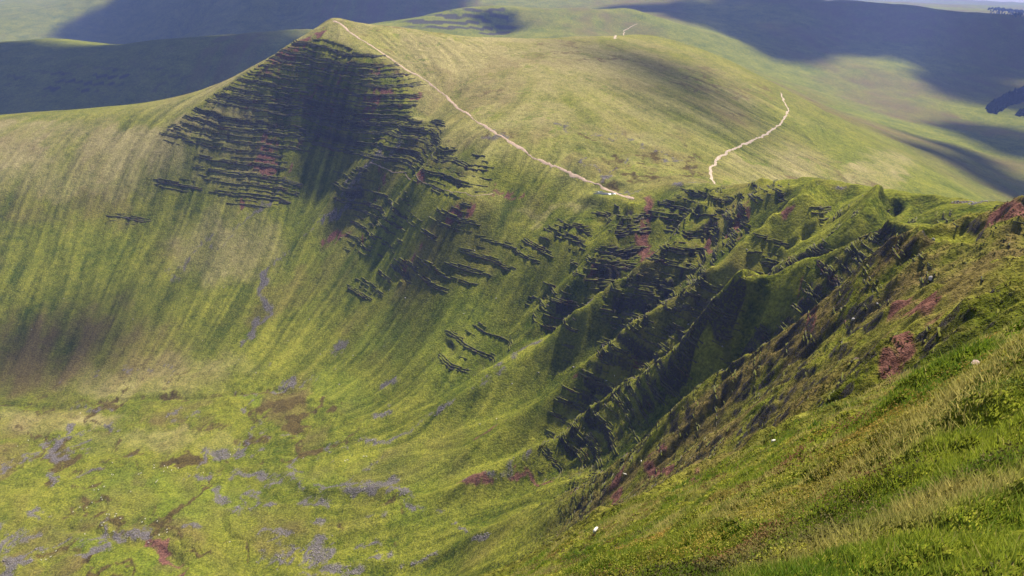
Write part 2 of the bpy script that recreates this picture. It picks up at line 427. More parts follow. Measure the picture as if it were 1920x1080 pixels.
# ------------------------------------------------------------------ height and cover of the land
def land(X, Y, gx, gy, D):
    """detailed height and cover masks; X, Y flat float arrays, gx, gy slope of the smooth land, D distance from the viewpoint"""
    x = X.astype(np.float32); y = Y.astype(np.float32)
    z0 = base(X, Y)
    S = np.hypot(gx, gy)
    steep = sstep(0.45, 0.95, S)
    cirque = sstep(55, 110, D) * (1 - sstep(1150, 1320, D)) * ((Y > 30) & (X > GX0) & (X < GX1) & (Y < GY1))
    rib = bil(ST_RIB, x, y); mid = bil(ST_MID, x, y); fin = bil(ST_FIN, x, y)
    M = {}
    # which crags: headwall and the ribs near the viewer, upper half of the peak's face, odd ledges elsewhere
    az = np.degrees(np.arctan2(x, y)); rd = np.interp(az, RIM_A, RIM_D)
    head = sstep(-2, 14, rd - D) * sstep(RIM_A[0] - 12, RIM_A[0] - 1, az) * sstep(0.42, 0.68, S) * sstep(535, 575, z0) * sstep(60, 75, D) * (1 - sstep(44, 60, az))
    face = sstep(632, 672, z0) * sstep(0.5, 0.72, S) * sstep(690, 740, D) * (1 - sstep(1080, 1130, D)) * sstep(-31, -25, az) * (1 - sstep(-1.2, 0.3, az - np.interp(D, EDGE_D, EDGE_A)))
    odd = np.zeros_like(x)
    for b in ((450, 310, 90, 40), (330, 350, 50, 14), (235, 412, 45, 9), (480, 350, 90, 45), (690, 545, 40, 22), (760, 510, 60, 25), (850, 520, 70, 28), (930, 480, 70, 35), (870, 660, 60, 50),
              (920, 640, 40, 30), (1000, 465, 50, 20), (700, 400, 90, 40), (840, 420, 60, 35), (690, 460, 70, 25), (1050, 590, 40, 25), (880, 330, 40, 45), (1690, 388, 40, 9), (1750, 402, 50, 9), (1820, 420, 50, 9), (1740, 450, 60, 9), (1640, 430, 50, 9)):
        add_blob(odd, x, y, *b, val=0.6)
    patch = fbm(x, y, 60, 3, 5)
    patch2 = fbm(x, y, 22, 2, 6)
    crag = np.clip(head * np.clip(0.45 + 1.2 * patch + 0.9 * patch2, 0, .9) + face * (0.95 + 0.35 * patch) + odd * (0.55 + 0.9 * patch2), 0, 1) * cirque
    crag = crag * sstep(0.25, 0.5, S)
    # ribs and gullies
    amp = cirque * (steep * (1.0 + 3.0 * head * sstep(230, 360, D) + 2.0 * face) + sstep(0.25, 0.6, S) * .5 * (.3 + .65 * sstep(-27, -15, az)))
    carve = np.where(rib < 0, rib * 0.95, rib * .95) * (1 - .6 * sstep(33, 37, az))
    z = z0 + amp * carve * (0.6 + 0.25 * patch)
    # broad lumps
    z += cirque * 0.8 * fbm(x, y, 40, 3, 31)
    far = sstep(1100, 1700, D)
    z += far * fbm(x, y, 420, 5, 41) * 16
    # ledges
    dip = 0.07 * x + 4.0 * fbm(x, y, 120, 2, 51)
    sz = z + dip + crag * (2.6 * fbm(x * .8 + y * .6, y * .8 - x * .6, 47, 4, 61) + 0.35 * fbm(x, y, 4.1, 2, 63))
    tz = np.interp(sz, bz, bt)
    z = z + crag * (tz - sz) * (0.75 + 0.3 * patch2) * (.18 + .82 * sstep(250, 400, D))
    seg = np.searchsorted(bz, sz)
    riser = (seg % 2 == 0).astype(np.float32) * crag
    z += crag * (0.5 * vnoise(x, y, 3.0, 71) + 0.35 * vnoise(x, y, 1.3, 72)) * sstep(80, 160, D)
    z += cirque * sstep(0.2, 0.6, S) * ((.34 + .42 * sstep(-27, -15, az)) + 1.5 * head * (.3 + .7 * sstep(140, 320, D))) * mid
    z += cirque * sstep(0.15, 0.5, S) * (0.34 + .3 * head) * fin
    # far table hill: rock bands, spread wide so their colour also stands in for shade
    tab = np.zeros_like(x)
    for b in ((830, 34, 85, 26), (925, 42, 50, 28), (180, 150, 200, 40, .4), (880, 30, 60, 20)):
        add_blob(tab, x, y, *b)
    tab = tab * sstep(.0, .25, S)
    tabrock_shade = np.clip(1.7 * tab * sstep(-.2, .5, np.sin((z0 + .03 * x) * 2 * np.pi / 15.0 + 1.0 * fbm(x, y, 90, 3, 77))) * (.75 + .9 * fbm(x, y, 45, 3, 78)), 0, 1)
    # valley floor: hummocks
    floor_ = (1 - sstep(0.22, 0.45, S)) * (1 - sstep(760, 900, D)) * sstep(230, 300, D)
    hum = fbm(x + 6 * vnoise(x, y, 30, 80), y, 34, 4, 81)
    z += floor_ * (2.6 * hum + 1.8 * np.abs(fbm(x, y, 19, 3, 82)))
    # moraine ridges, becks
    mor = np.zeros_like(x)
    add_line(mor, x, y, MORAINE, 2.0, 9.0); add_line(mor, x, y, MORAINE2, 2.0, 8.0, 0.8)
    z += mor * (3.2 + 0.8 * hum)
    beck = np.zeros_like(x)
    add_line(beck, x, y, STREAM, 1.2, 6.0); add_line(beck, x, y, BECK, 1.0, 5.0, 0.6); add_line(beck, x, y, STREAM_RED, 2.2, 4.5, 1.0)
    z -= beck * 2.6
    z -= floor_ * 1.1 * sstep(.84, .97, 1 - np.abs(fbm(x, y, 60, 4, 151)) * 2.2)
    # near slope: tussocks and hollows
    near = 1 - sstep(70, 150, D)
    z += near * sstep(1.5, 8, D) * (0.30 * fbm(x, y, 3.6, 3, 91) + 0.75 * np.abs(fbm(x * .9 + y * .4, y * .9 - x * .4, 2.3, 2, 92)) + 0.28 * np.abs(fbm(x, y, .85, 2, 94)) + 0.8 * sstep(14, 45, D) * fbm(x, y, 11, 3, 93))
    nb = sstep(60, 85, D) * (1 - sstep(230, 330, D)) * head
    z += nb * (2.6 * np.abs(fbm(x * .8 + y * .5, y * .8 - x * .5, 13, 4, 95)) + 1.1 * np.abs(fbm(x, y, 4.5, 3, 96)))
    # everywhere: turf roughness
    z += 0.14 * fbm(x, y, 4.5, 3, 101) * sstep(60, 120, D) * (1 - sstep(900, 1400, D)) * (1 + 1.2 * sstep(.5, .9, S))
    # pool on the saddle lies level
    pl = 1 - sstep(16, 32, np.hypot(x - POOL[0], (y - POOL[1]) * 1.6)); zp = float(base(np.array([POOL[0]]), np.array([POOL[1]]))[0])
    z = z * (1 - pl) + (zp - .15) * pl
    # --- cover
    wsc = np.clip(D / 450, .25, 2.5).astype(np.float32)
    x0_, y0_ = x, y
    x = x + wsc * (7 * fbm(x, y, 24, 3, 131) + 2.2 * vnoise(x, y, 5, 132)); y = y + wsc * (7 * fbm(x0_, y, 24, 3, 133) + 2.2 * vnoise(x0_, y, 5, 134))
    bn = fbm(x, y, 9, 3, 111); bl = fbm(x, y, 45, 4, 112); bxl = fbm(x, y, 180, 3, 113)
    red = np.zeros_like(x)
    for b in ((520, 108, 26, 10), (565, 85, 16, 8), (490, 140, 14, 8), (600, 62, 10, 6), (690, 135, 12, 7), (506, 285, 20, 13), (490, 300, 22, 12), (457, 380, 8, 12), (545, 325, 6, 10), (787, 326, 13, 9), (706, 345, 7, 13), (842, 424, 18, 14), (880, 405, 8, 8),
              (638, 438, 10, 9), (680, 455, 8, 12), (770, 487, 8, 4), (700, 190, 22, 7), (779, 190, 5, 10), (705, 130, 6, 8), (580, 160, 14, 8), (1205, 472, 14, 16), (1470, 411, 12, 6),
              (1385, 424, 14, 5), (890, 905, 20, 8), (960, 886, 18, 5), (1235, 855, 16, 5), (1660, 740, 24, 7), (1700, 600, 34, 24), (1660, 660, 22, 26), (1640, 700, 18, 14), (1500, 625, 10, 16),
              (1330, 900, 12, 14), (1228, 898, 20, 7), (1150, 945, 12, 14), (1890, 430, 30, 16), (1500, 600, 22, 8), (560, 250, 10, 5), (640, 150, 10, 5), (1335, 460, 8, 8), (1000, 895, 22, 5)):
        add_blob(red, x, y, b[0], b[1], b[2] * 1.45, b[3] * 1.45, 1.15)
    add_line(red, x, y, [(920, 362), (950, 361), (980, 354)], 1.6, 1.2)
    add_line(red, x, y, [(900, 818), (940, 795), (975, 772)], 1.6, 3)
    add_line(red, x, y, [(1060, 545), (1105, 515), (1135, 490)], 1.2, 3, .7)
    add_line(red, x, y, [(1085, 722), (1130, 690)], 1.2, 2.5, .8)
    add_line(red, x, y, [(1145, 640), (1185, 612)], 1.2, 2.5, .8)
    add_line(red, x, y, STREAM_RED[3:], 2.4, 2.6, .95)
    red = np.clip(red * (0.95 + 0.8 * bn + 0.22 * fin), 0, 1); red = sstep(0.35, 0.75, red)
    red = np.maximum(red, riser * face * sstep(0.15, 0.5, patch2) * 0.6)
    # scree
    sc = np.zeros_like(x)
    for i, p in enumerate(SCREES): add_line(sc, x, y, p, (2.0, 2.2, 3.2)[i], 3.0, (1, .75, .9)[i])
    add_line(sc, x, y, [(545, 345), (500, 390), (450, 425), (400, 455)], 2.5, 5, .75)
    add_line(sc, x, y, [(400, 455), (330, 500), (290, 530)], 2.5, 6, .6)
    add_line(sc, x, y, [(1110, 565), (1040, 620), (980, 655), (900, 715)], 1.6, 3.5, .8)
    add_line(sc, x, y, [(950, 690), (880, 745), (800, 790), (740, 820)], 1.6, 4.5, .65)
    add_line(sc, x, y, [(1000, 845), (930, 885), (850, 925)], 1.2, 3, .75)
    add_line(sc, x, y, MORAINE[3:], 2.5, 5, .9); add_line(sc, x, y, [(775, 940), (820, 970), (880, 995)], 1.2, 3, .8)
    add_line(sc, x, y, MORAINE2, 1.6, 3.5, .75)
    for b in ((635, 655, 30, 12, .85, .6), (715, 778, 38, 8, .8, .2), (735, 715, 26, 8, .7, .5), (700, 830, 50, 10, .55, .2), (65, 960, 30, 24, .95), (105, 905, 14, 34, .9), (150, 893, 26, 9, .9, .4), (40, 1005, 34, 18, .85),
              (20, 1055, 24, 26, .8), (50, 1060, 20, 16, .9), (0, 1010, 12, 30, .9), (215, 803, 26, 8, .8), (420, 930, 15, 26, .95), (432, 968, 30, 12, .95), (400, 888, 18, 10, .85),
              (455, 890, 30, 10, .85), (490, 890, 26, 8, .8), (560, 1030, 75, 34, .95), (500, 1055, 40, 22, .85), (690, 1030, 28, 15, .9), (690, 970, 36, 8, .9), (775, 945, 13, 13, .95), (590, 985, 24, 10, .8),
              (520, 1000, 40, 16, .7), (365, 992, 16, 8, .8), (170, 1035, 44, 10, .8), (625, 915, 60, 8, .8), (700, 905, 60, 10, .6), (600, 945, 60, 20, .5), (640, 1070, 50, 14, .8), (345, 1000, 10, 8, .6), (440, 850, 60, 16, .55), (550, 900, 60, 14, .6), (740, 745, 30, 8, .5), (240, 1010, 60, 14, .5)):
        add_blob(sc, x, y, *b)
    rdg = 1 - np.abs(fbm(x, y, 46, 3, 141)) * 2.2; sc = np.maximum(sc, floor_ * .85 * sstep(.80, .96, rdg) * sstep(-.15, .35, bl))
    sc = np.clip(sc * (0.85 + 1.3 * bn + 0.6 * fbm(x, y, 3.5, 2, 121) + .8 * bl), 0, 1); sc = sstep(0.35, 0.8, sc)
    # bog / brown flushes
    bog = np.zeros_like(x)
    for b in ((520, 768, 70, 18, 1), (560, 795, 34, 22, .9), (600, 772, 40, 6, .9), (575, 830, 20, 20, .7), (235, 850, 50, 9, .9), (340, 862, 44, 9, .85), (110, 855, 40, 30, .7), (90, 900, 30, 14, .8), (490, 830, 60, 20, .6), (380, 810, 60, 12, .5), (130, 870, 10, 34, .9)):
        add_blob(bog, x, y, *b)
    add_line(bog, x, y, STREAM, 1.5, 4, .85); add_line(bog, x, y, BECK[:3], 2, 4, .8)
    add_line(bog, x, y, [(240, 812), (225, 840), (180, 880), (140, 905)], 2, 4, .7)
    rd2 = 1 - np.abs(fbm(x, y, 60, 4, 151)) * 2.2; bog = np.maximum(bog, floor_ * .95 * sstep(.80, .93, rd2) * sstep(-.45, .15, fbm(x, y, 110, 2, 152)))
    bog = np.clip(bog * (0.85 + 1.1 * bn + .6 * bl), 0, 1); bog = sstep(0.3, 0.75, bog)
    # brown heath on the left flank, drawn out down the slope
    heath = np.zeros_like(x)
    for b in ((130, 660, 190, 75, 1), (40, 700, 160, 50, 1), (120, 385, 150, 40, .55), (60, 390, 90, 40, .6), (20, 260, 90, 30, .5), (260, 660, 120, 60, .7), (300, 700, 120, 30, .6)):
        add_blob(heath, x, y, *b)
    heath = np.maximum(heath, far * .75 * sstep(-.5, .4, fbm(x, y, 300, 4, 79)))
    heath = np.maximum(heath, cirque * .42 * sstep(.05, .7, fbm(x, y, 75, 4, 78)))
    heath = np.maximum(heath, floor_ * .55 * sstep(.0, .6, fbm(x, y, 38, 4, 153)))
    heath = np.clip(heath * (0.75 + 0.28 * mid + 0.15 * rib + 0.5 * bl), 0, 1)
    heath = np.maximum(heath, head * (1 - sstep(240, 340, D)) * sstep(60, 90, D) * np.clip(.55 + .9 * fbm(x, y, 11, 3, 171), 0, .95))
    # rushes and peat cuts in short dashes across the southern slope
    south = sstep(690, 740, D) * (1 - far) * sstep(-1.5, 1.5, az - np.interp(D, EDGE_D, EDGE_A)) * (z0 > 590)
    dash = sstep(.42, .60, fbm(x * .55 + y * .1, y * 1.5, 17, 3, 161)) * sstep(-.1, .3, fbm(x, y, 130, 2, 162))
    heath = np.maximum(heath, south * dash * .95)
    track = sstep(.955, .99, 1 - np.abs(fbm(x, y, 95, 2, 163))) * south
    # straw-coloured grass: ridge tops and southern slopes
    dry = np.clip(sstep(600, 760, z0) * (1 - sstep(.5, .75, S)) * sstep(600, 700, D) * (1 - far), 0, 1) * 0.95
    for b in ((150, 290, 260, 70, 1.1), (50, 280, 160, 60, 1.1), (260, 270, 140, 50, 1.1), (380, 245, 80, 45, 1.1), (120, 340, 160, 40, .9), (420, 300, 60, 60, .7), (60, 240, 220, 30, 1), (400, 220, 100, 50, .9), (880, 110, 160, 45, 1.2), (1100, 110, 180, 50, 1.1), (1330, 180, 120, 60, .6), (1650, 320, 160, 60, .8), (1450, 320, 160, 25, .8), (850, 240, 60, 60, .7),
              (420, 470, 120, 70, .65), (250, 720, 160, 30, .75), (350, 690, 120, 30, .6), (90, 790, 140, 22, .7), (300, 830, 160, 22, .55), (1000, 400, 60, 12, .5), (1080, 390, 50, 10, .5)):
        add_blob(dry, x, y, *b)
    dry = np.clip(dry * (0.85 + 0.5 * bl + 0.12 * mid), 0, 1)
    # fresh green
    lush = np.zeros_like(x)
    for b in ((330, 940, 190, 60, 1), (250, 920, 120, 50, .9), (470, 752, 34, 12, 1), (630, 740, 70, 40, .8), (760, 880, 130, 40, .6), (300, 1060, 150, 30, .7), (600, 900, 80, 20, .8), (870, 650, 120, 90, .6), (650, 470, 120, 60, .4), (1000, 240, 140, 60, .5), (1250, 260, 160, 50, .5),
              (800, 960, 90, 40, .6), (100, 1020, 100, 40, .5), (730, 640, 60, 40, .6)):
        add_blob(lush, x, y, *b)
    lush = np.clip(np.maximum(lush, track * .9) * (0.9 + 0.5 * bl), 0, 1); dry = dry * (1 - .7 * track)
    # bare rock, with the table hill's painted shade
    M['A'] = np.stack([np.clip(tabrock_shade, 0, 1), red, sc, np.clip(crag, 0, 1)], -1)
    M['B'] = np.stack([dry, bog, heath, lush], -1)
    st = np.clip(.5 + .16 * fin + .13 * mid + .06 * rib, 0, 1); st = np.where(cirque > 0.01, .5 + (st - .5) * np.clip(cirque, 0, 1) * sstep(.12, .4, S), .5)
    M['C'] = np.stack([st, floor_, head, face], -1)
    return z, M, dict(sc=sc, crag=crag, S=S, sz=sz, head=head, face=face, odd=odd * cirque)

# ------------------------------------------------------------------ the sheet of land
def th_rows():
    d = np.linspace(R(-48.5), R(48.5), 700)
    l = -np.geomspace(R(48.8), R(180), 30)[::-1]; r = np.geomspace(R(48.8), R(180), 30)
    return np.concatenate([l, d, r])
def r_rows():
    def g(a, b, q): return np.geomspace(a, b, int(math.log(b / a) / q), endpoint=False)
    return np.concatenate([g(1.2, 3.5, .03), g(3.5, 40, .0125), g(40, 60, .01), g(60, 830, .0034), g(830, 1110, .0019), g(1110, 1320, .004), g(1320, 4600, .008), g(4600, 11500, .02), [11500]])
TH = th_rows(); RR = r_rows()
X = RR[:, None] * np.sin(TH)[None, :]; Y = RR[:, None] * np.cos(TH)[None, :]
NRW, NCL = X.shape
D = np.broadcast_to(RR[:, None], X.shape)
# slope of the smooth land
zb = base(X, Y)
e = np.clip(D * 0.006, 0.15, 20)
gx = (base(X + e, Y) - base(X - e, Y)) / (2 * e); gy = (base(X, Y + e) - base(X, Y - e)) / (2 * e)
Z, MK, AUX = land(X.ravel(), Y.ravel(), gx.ravel(), gy.ravel(), D.ravel())
Z = Z.reshape(X.shape)
ZT = Z
LRR = np.log(RR)

def ground(x, y):
    """height of the finished land"""
    x = np.atleast_1d(np.asarray(x, float)); y = np.atleast_1d(np.asarray(y, float))
    fi = np.interp(np.log(np.maximum(np.hypot(x, y), 1.2)), LRR, np.arange(NRW)); fj = np.interp(np.arctan2(x, y), TH, np.arange(NCL))
    i = np.clip(fi.astype(int), 0, NRW - 2); j = np.clip(fj.astype(int), 0, NCL - 2); a = fi - i; b = fj - j
    return (ZT[i, j] * (1 - b) + ZT[i, j + 1] * b) * (1 - a) + (ZT[i + 1, j] * (1 - b) + ZT[i + 1, j + 1] * b) * a

def hitf(u, v):
    """place on the finished land seen at a pixel"""
    a, r = ray(u, v); L = np.linspace(math.log(3.0), math.log(9000), 5000); d = np.exp(L)
    zz = ground(d * math.sin(a), d * math.cos(a))
    k = np.nonzero(zz >= CAM_Z - d * r)[0]; k = k[0] if len(k) else len(L) - 1
    return float(d[k] * math.sin(a)), float(d[k] * math.cos(a)), float(zz[k])

# vertex normals of the whole sheet, so that the pieces meet without a seam
P3 = np.stack([X, Y, Z], -1)
du = np.gradient(P3, axis=0); dv = np.gradient(P3, axis=1)
NRM = np.cross(dv, du); NRM /= np.linalg.norm(NRM, axis=-1, keepdims=True) + 1e-12
NRM[NRM[..., 2] < 0] *= -1
# bare rock shows where the crags are steepest
_st = 1 - sstep(0.34, 0.50, NRM[..., 2])
_st = np.maximum(_st, 0.85 * np.maximum(np.roll(_st, 1, 0), np.roll(_st, -1, 0)))
MK['A'][:, 0] = np.maximum(MK['A'][:, 0], np.clip(_st.ravel() * sstep(0.12, 0.4, AUX['crag']), 0, 1))

# ------------------------------------------------------------------ materials
def N(nt, t, **k):
    n = nt.nodes.new(t)
    for a, b in k.items():
        if a == 'inp':
            for i, v in b.items(): n.inputs[i].default_value = v
        else: setattr(n, a, b)
    return n

def new_mat(name, rough=0.95, spec=0.1):
    m = bpy.data.materials.new(name); m.use_nodes = True
    b = m.node_tree.nodes["Principled BSDF"]
    b.inputs["Roughness"].default_value = rough; b.inputs["Specular IOR Level"].default_value = spec
    return m, m.node_tree, b

def mixc(nt, f, a, b):
    n = N(nt, "ShaderNodeMix", data_type='RGBA')
    for s, v in ((0, f), (6, a), (7, b)):
        if hasattr(v, 'is_output'): nt.links.new(v, n.inputs[s])
        else: n.inputs[s].default_value = v if s == 0 else (*v, 1)
    return n.outputs[2]

def math_(nt, op, a, b=0.0, clamp=False):
    n = N(nt, "ShaderNodeMath", operation=op, use_clamp=clamp)
    for i, v in ((0, a), (1, b)):
        if hasattr(v, 'is_output'): nt.links.new(v, n.inputs[i])
        else: n.inputs[i].default_value = v
    return n.outputs[0]

def noise(nt, co, scale, detail=4, rough=0.55, dist=0.0):
    n = N(nt, "ShaderNodeTexNoise", inp={"Scale": scale, "Detail": detail, "Roughness": rough, "Distortion": dist})
    nt.links.new(co, n.inputs["Vector"]); return n.outputs["Fac"]

def ramp(nt, f, *st):
    n = N(nt, "ShaderNodeMapRange", inp={1: st[0], 2: st[1], 3: 0.0, 4: 1.0})
    nt.links.new(f, n.inputs[0]); return n.outputs[0]

def land_material():
    m, nt, b = new_mat("hill_turf", 1.0, 0.0)
    geo = N(nt, "ShaderNodeNewGeometry"); co = geo.outputs["Position"]
    A = N(nt, "ShaderNodeAttribute", attribute_name="cover_a"); B = N(nt, "ShaderNodeAttribute", attribute_name="cover_b")
    sa = N(nt, "ShaderNodeSeparateColor"); nt.links.new(A.outputs["Color"], sa.inputs[0])
    sb = N(nt, "ShaderNodeSeparateColor"); nt.links.new(B.outputs["Color"], sb.inputs[0])
    Cc = N(nt, "ShaderNodeAttribute", attribute_name="cover_c"); sc3 = N(nt, "ShaderNodeSeparateColor"); nt.links.new(Cc.outputs["Color"], sc3.inputs[0])
    streak = sc3.outputs[0]
    rock, red, scree, crag = sa.outputs[0], sa.outputs[1], sa.outputs[2], A.outputs["Alpha"]
    dry, bog, heath, lush = sb.outputs[0], sb.outputs[1], sb.outputs[2], B.outputs["Alpha"]
    n60 = noise(nt, co, 1 / 55, 4); n8 = noise(nt, co, 1 / 9, 5, .6); n1 = noise(nt, co, 1 / 1.6, 4, .65); nf = noise(nt, co, 2.2, 3, .7)
    t = math_(nt, 'ADD', math_(nt, 'MULTIPLY', n60, .30), math_(nt, 'ADD', math_(nt, 'MULTIPLY', n8, .32), math_(nt, 'ADD', math_(nt, 'MULTIPLY', n1, .23), math_(nt, 'MULTIPLY', streak, .15))))
    g = ramp(nt, t, .38, .63)
    col = mixc(nt, g, (0.056, 0.078, 0.006), (0.208, 0.196, 0.024))
    col = mixc(nt, math_(nt, 'MULTIPLY', lush, .8), col, mixc(nt, g, (0.080, 0.115, 0.010), (0.175, 0.195, 0.020)))
    dcol = mixc(nt, n8, (0.20, 0.165, 0.060), (0.34, 0.275, 0.12))
    col = mixc(nt, math_(nt, 'MULTIPLY', dry, math_(nt, 'ADD', math_(nt, 'MULTIPLY', n8, .7), .5), True), col, dcol)
    # tufts of brown heather and sedge on the crags
    tuft = math_(nt, 'MULTIPLY', crag, ramp(nt, math_(nt, 'ADD', math_(nt, 'MULTIPLY', n1, .6), math_(nt, 'MULTIPLY', n8, .4)), .47, .60), True)
    col = mixc(nt, math_(nt, 'MULTIPLY', tuft, .75), col, mixc(nt, nf, (0.060, 0.050, 0.014), (0.13, 0.095, 0.030)))
    col = mixc(nt, math_(nt, 'MULTIPLY', heath, .85), col, mixc(nt, n1, (0.085, 0.058, 0.022), (0.165, 0.115, 0.045)))
    col = mixc(nt, bog, col, mixc(nt, n1, (0.055, 0.042, 0.014), (0.105, 0.075, 0.022)))
    redc = mixc(nt, n1, (0.100, 0.036, 0.030), (0.195, 0.088, 0.070))
    col = mixc(nt, math_(nt, 'MULTIPLY', red, .92), col, redc)
    scc = mixc(nt, ramp(nt, nf, .35, .7), (0.066, 0.056, 0.056), (0.190, 0.163, 0.160))
    scf = math_(nt, 'MULTIPLY', scree, ramp(nt, math_(nt, 'ADD', math_(nt, 'MULTIPLY', nf, .5), math_(nt, 'MULTIPLY', n1, .5)), .38, .52), True)
    col = mixc(nt, scf, col, scc)
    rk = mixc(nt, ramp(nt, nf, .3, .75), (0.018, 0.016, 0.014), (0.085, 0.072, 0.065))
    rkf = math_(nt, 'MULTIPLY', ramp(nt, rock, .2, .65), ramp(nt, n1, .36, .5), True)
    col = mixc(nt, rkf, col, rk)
    # every tussock a little lighter or darker than its neighbour
    vt = N(nt, "ShaderNodeTexVoronoi", inp={"Scale": .62, "Randomness": 1.0}); nt.links.new(co, vt.inputs["Vector"])
    vs = N(nt, "ShaderNodeSeparateColor"); nt.links.new(vt.outputs["Color"], vs.inputs[0])
    tone = math_(nt, 'ADD', math_(nt, 'MULTIPLY', ramp(nt, n1, .3, .7), .75), math_(nt, 'ADD', math_(nt, 'MULTIPLY', vs.outputs[0], .28), math_(nt, 'MULTIPLY', ramp(nt, streak, .2, .8), .34)))
    tone = math_(nt, 'ADD', math_(nt, 'MULTIPLY', tone, .92), .29)
    sc_n = N(nt, "ShaderNodeVectorMath", operation='SCALE'); nt.links.new(col, sc_n.inputs[0]); nt.links.new(tone, sc_n.inputs[3])
    nt.links.new(sc_n.outputs[0], b.inputs["Base Color"])
    bp = N(nt, "ShaderNodeBump", inp={"Strength": 1.0, "Distance": 1.5})
    nt.links.new(math_(nt, 'ADD', n1, math_(nt, 'ADD', math_(nt, 'MULTIPLY', nf, .35), math_(nt, 'MULTIPLY', n8, 1.6))), bp.inputs["Height"])
    nt.links.new(bp.outputs[0], b.inputs["Normal"])
    return m
LAND = land_material()

# ------------------------------------------------------------------ split into landforms
xc = (X[:-1, :-1] + X[1:, 1:]) * .5; yc = (Y[:-1, :-1] + Y[1:, 1:]) * .5; dc = np.hypot(xc, yc); ac = np.degrees(np.arctan2(xc, yc))
sc_ = np.hypot(gx, gy)[:-1, :-1]; zc = zb[:-1, :-1]
reg = np.full(xc.shape, 5, np.int8)                              # far hills
reg[(dc < 5200) & (ac > 7) & (xc > 0)] = 4                        # moor on the right
reg[(dc < 2100) & (ac < 9.5)] = 6                                # next valley
rim = world_pts([(1182, 376), (1260, 350), (1350, 350), (1500, 339), (1700, 369), (1900, 413)])
reg[(dc < 1480) & (ac < 26)] = 2                                  # the peak
rim_ang = np.degrees(np.arctan2(rim[:, 0], rim[:, 1])); rim_d = np.hypot(rim[:, 0], rim[:, 1])
reg[(dc < np.interp(ac, rim_ang, rim_d)) & (ac > rim_ang[0] - 9)] = 1            # the headwall
reg[(dc < 860) & (ac <= rim_ang[0] - 9) & (sc_ < .36) & (zc < 532)] = 3             # valley floor
reg[(dc < 430) & (ac <= rim_ang[0] - 9) & (reg != 3)] = 1
reg[(dc < 62) | (np.abs(ac) > 60) & (dc < 300)] = 0
NAMES = {0: "near_hillside", 1: "cirque_headwall", 2: "mountain", 3: "valley_floor", 4: "moor", 5: "far_hills", 6: "neighbouring_valley"}
idx = np.arange(NRW * NCL).reshape(NRW, NCL)
QD = np.stack([idx[:-1, :-1], idx[:-1, 1:], idx[1:, 1:], idx[1:, :-1]], -1).reshape(-1, 4)
CO = P3.reshape(-1, 3).astype(np.float32); NF = NRM.reshape(-1, 3).astype(np.float32)
for r_id, nm in NAMES.items():
    q = QD[reg.ravel() == r_id]
    if not len(q): continue
    used, inv = np.unique(q, return_inverse=True); inv = inv.reshape(-1, 4)
    me = bpy.data.meshes.new(nm)
    me.vertices.add(len(used)); me.vertices.foreach_set("co", CO[used].ravel())
    me.loops.add(inv.size); me.loops.foreach_set("vertex_index", inv.ravel().astype(np.int32))
    me.polygons.add(len(inv)); me.polygons.foreach_set("loop_start", np.arange(0, inv.size, 4, dtype=np.int32))
    me.update()
    me.shade_smooth()
    me.normals_split_custom_set_from_vertices(NF[used].tolist())
    for an, key in (("cover_a", 'A'), ("cover_b", 'B'), ("cover_c", 'C')):
        at = me.attributes.new(an, 'FLOAT_COLOR', 'POINT')
        at.data.foreach_set("color", MK[key][used].astype(np.float32).ravel())
    me.materials.append(LAND)
    ob = bpy.data.objects.new(nm, me); COL.objects.link(ob); ob["kind"] = "structure"

#%%THINGS
#%%THINGS
def mesh_np(name, co, faces, mat, kind=None, smooth=False, nv=None):
    """co (n,3), faces (k,nv) array"""
    me = bpy.data.meshes.new(name); co = np.asarray(co, np.float32); f = np.asarray(faces, np.int32)
    me.vertices.add(len(co)); me.vertices.foreach_set("co", co.ravel())
    me.loops.add(f.size); me.loops.foreach_set("vertex_index", f.ravel())
    me.polygons.add(len(f)); me.polygons.foreach_set("loop_start", np.arange(0, f.size, f.shape[1], dtype=np.int32))
    me.update(); me.validate()
    if smooth: me.shade_smooth()
    if mat: me.materials.append(mat)
    ob = bpy.data.objects.new(name, me); COL.objects.link(ob)
    if kind: ob["kind"] = kind
    return ob

def tag(o, label, cat, group=None):
    o["label"] = label; o["category"] = cat
    if group: o["group"] = group
    return o

def color_attr(ob, name, arr):
    at = ob.data.attributes.new(name, 'FLOAT_COLOR', 'POINT'); at.data.foreach_set("color", np.asarray(arr, np.float32).ravel())

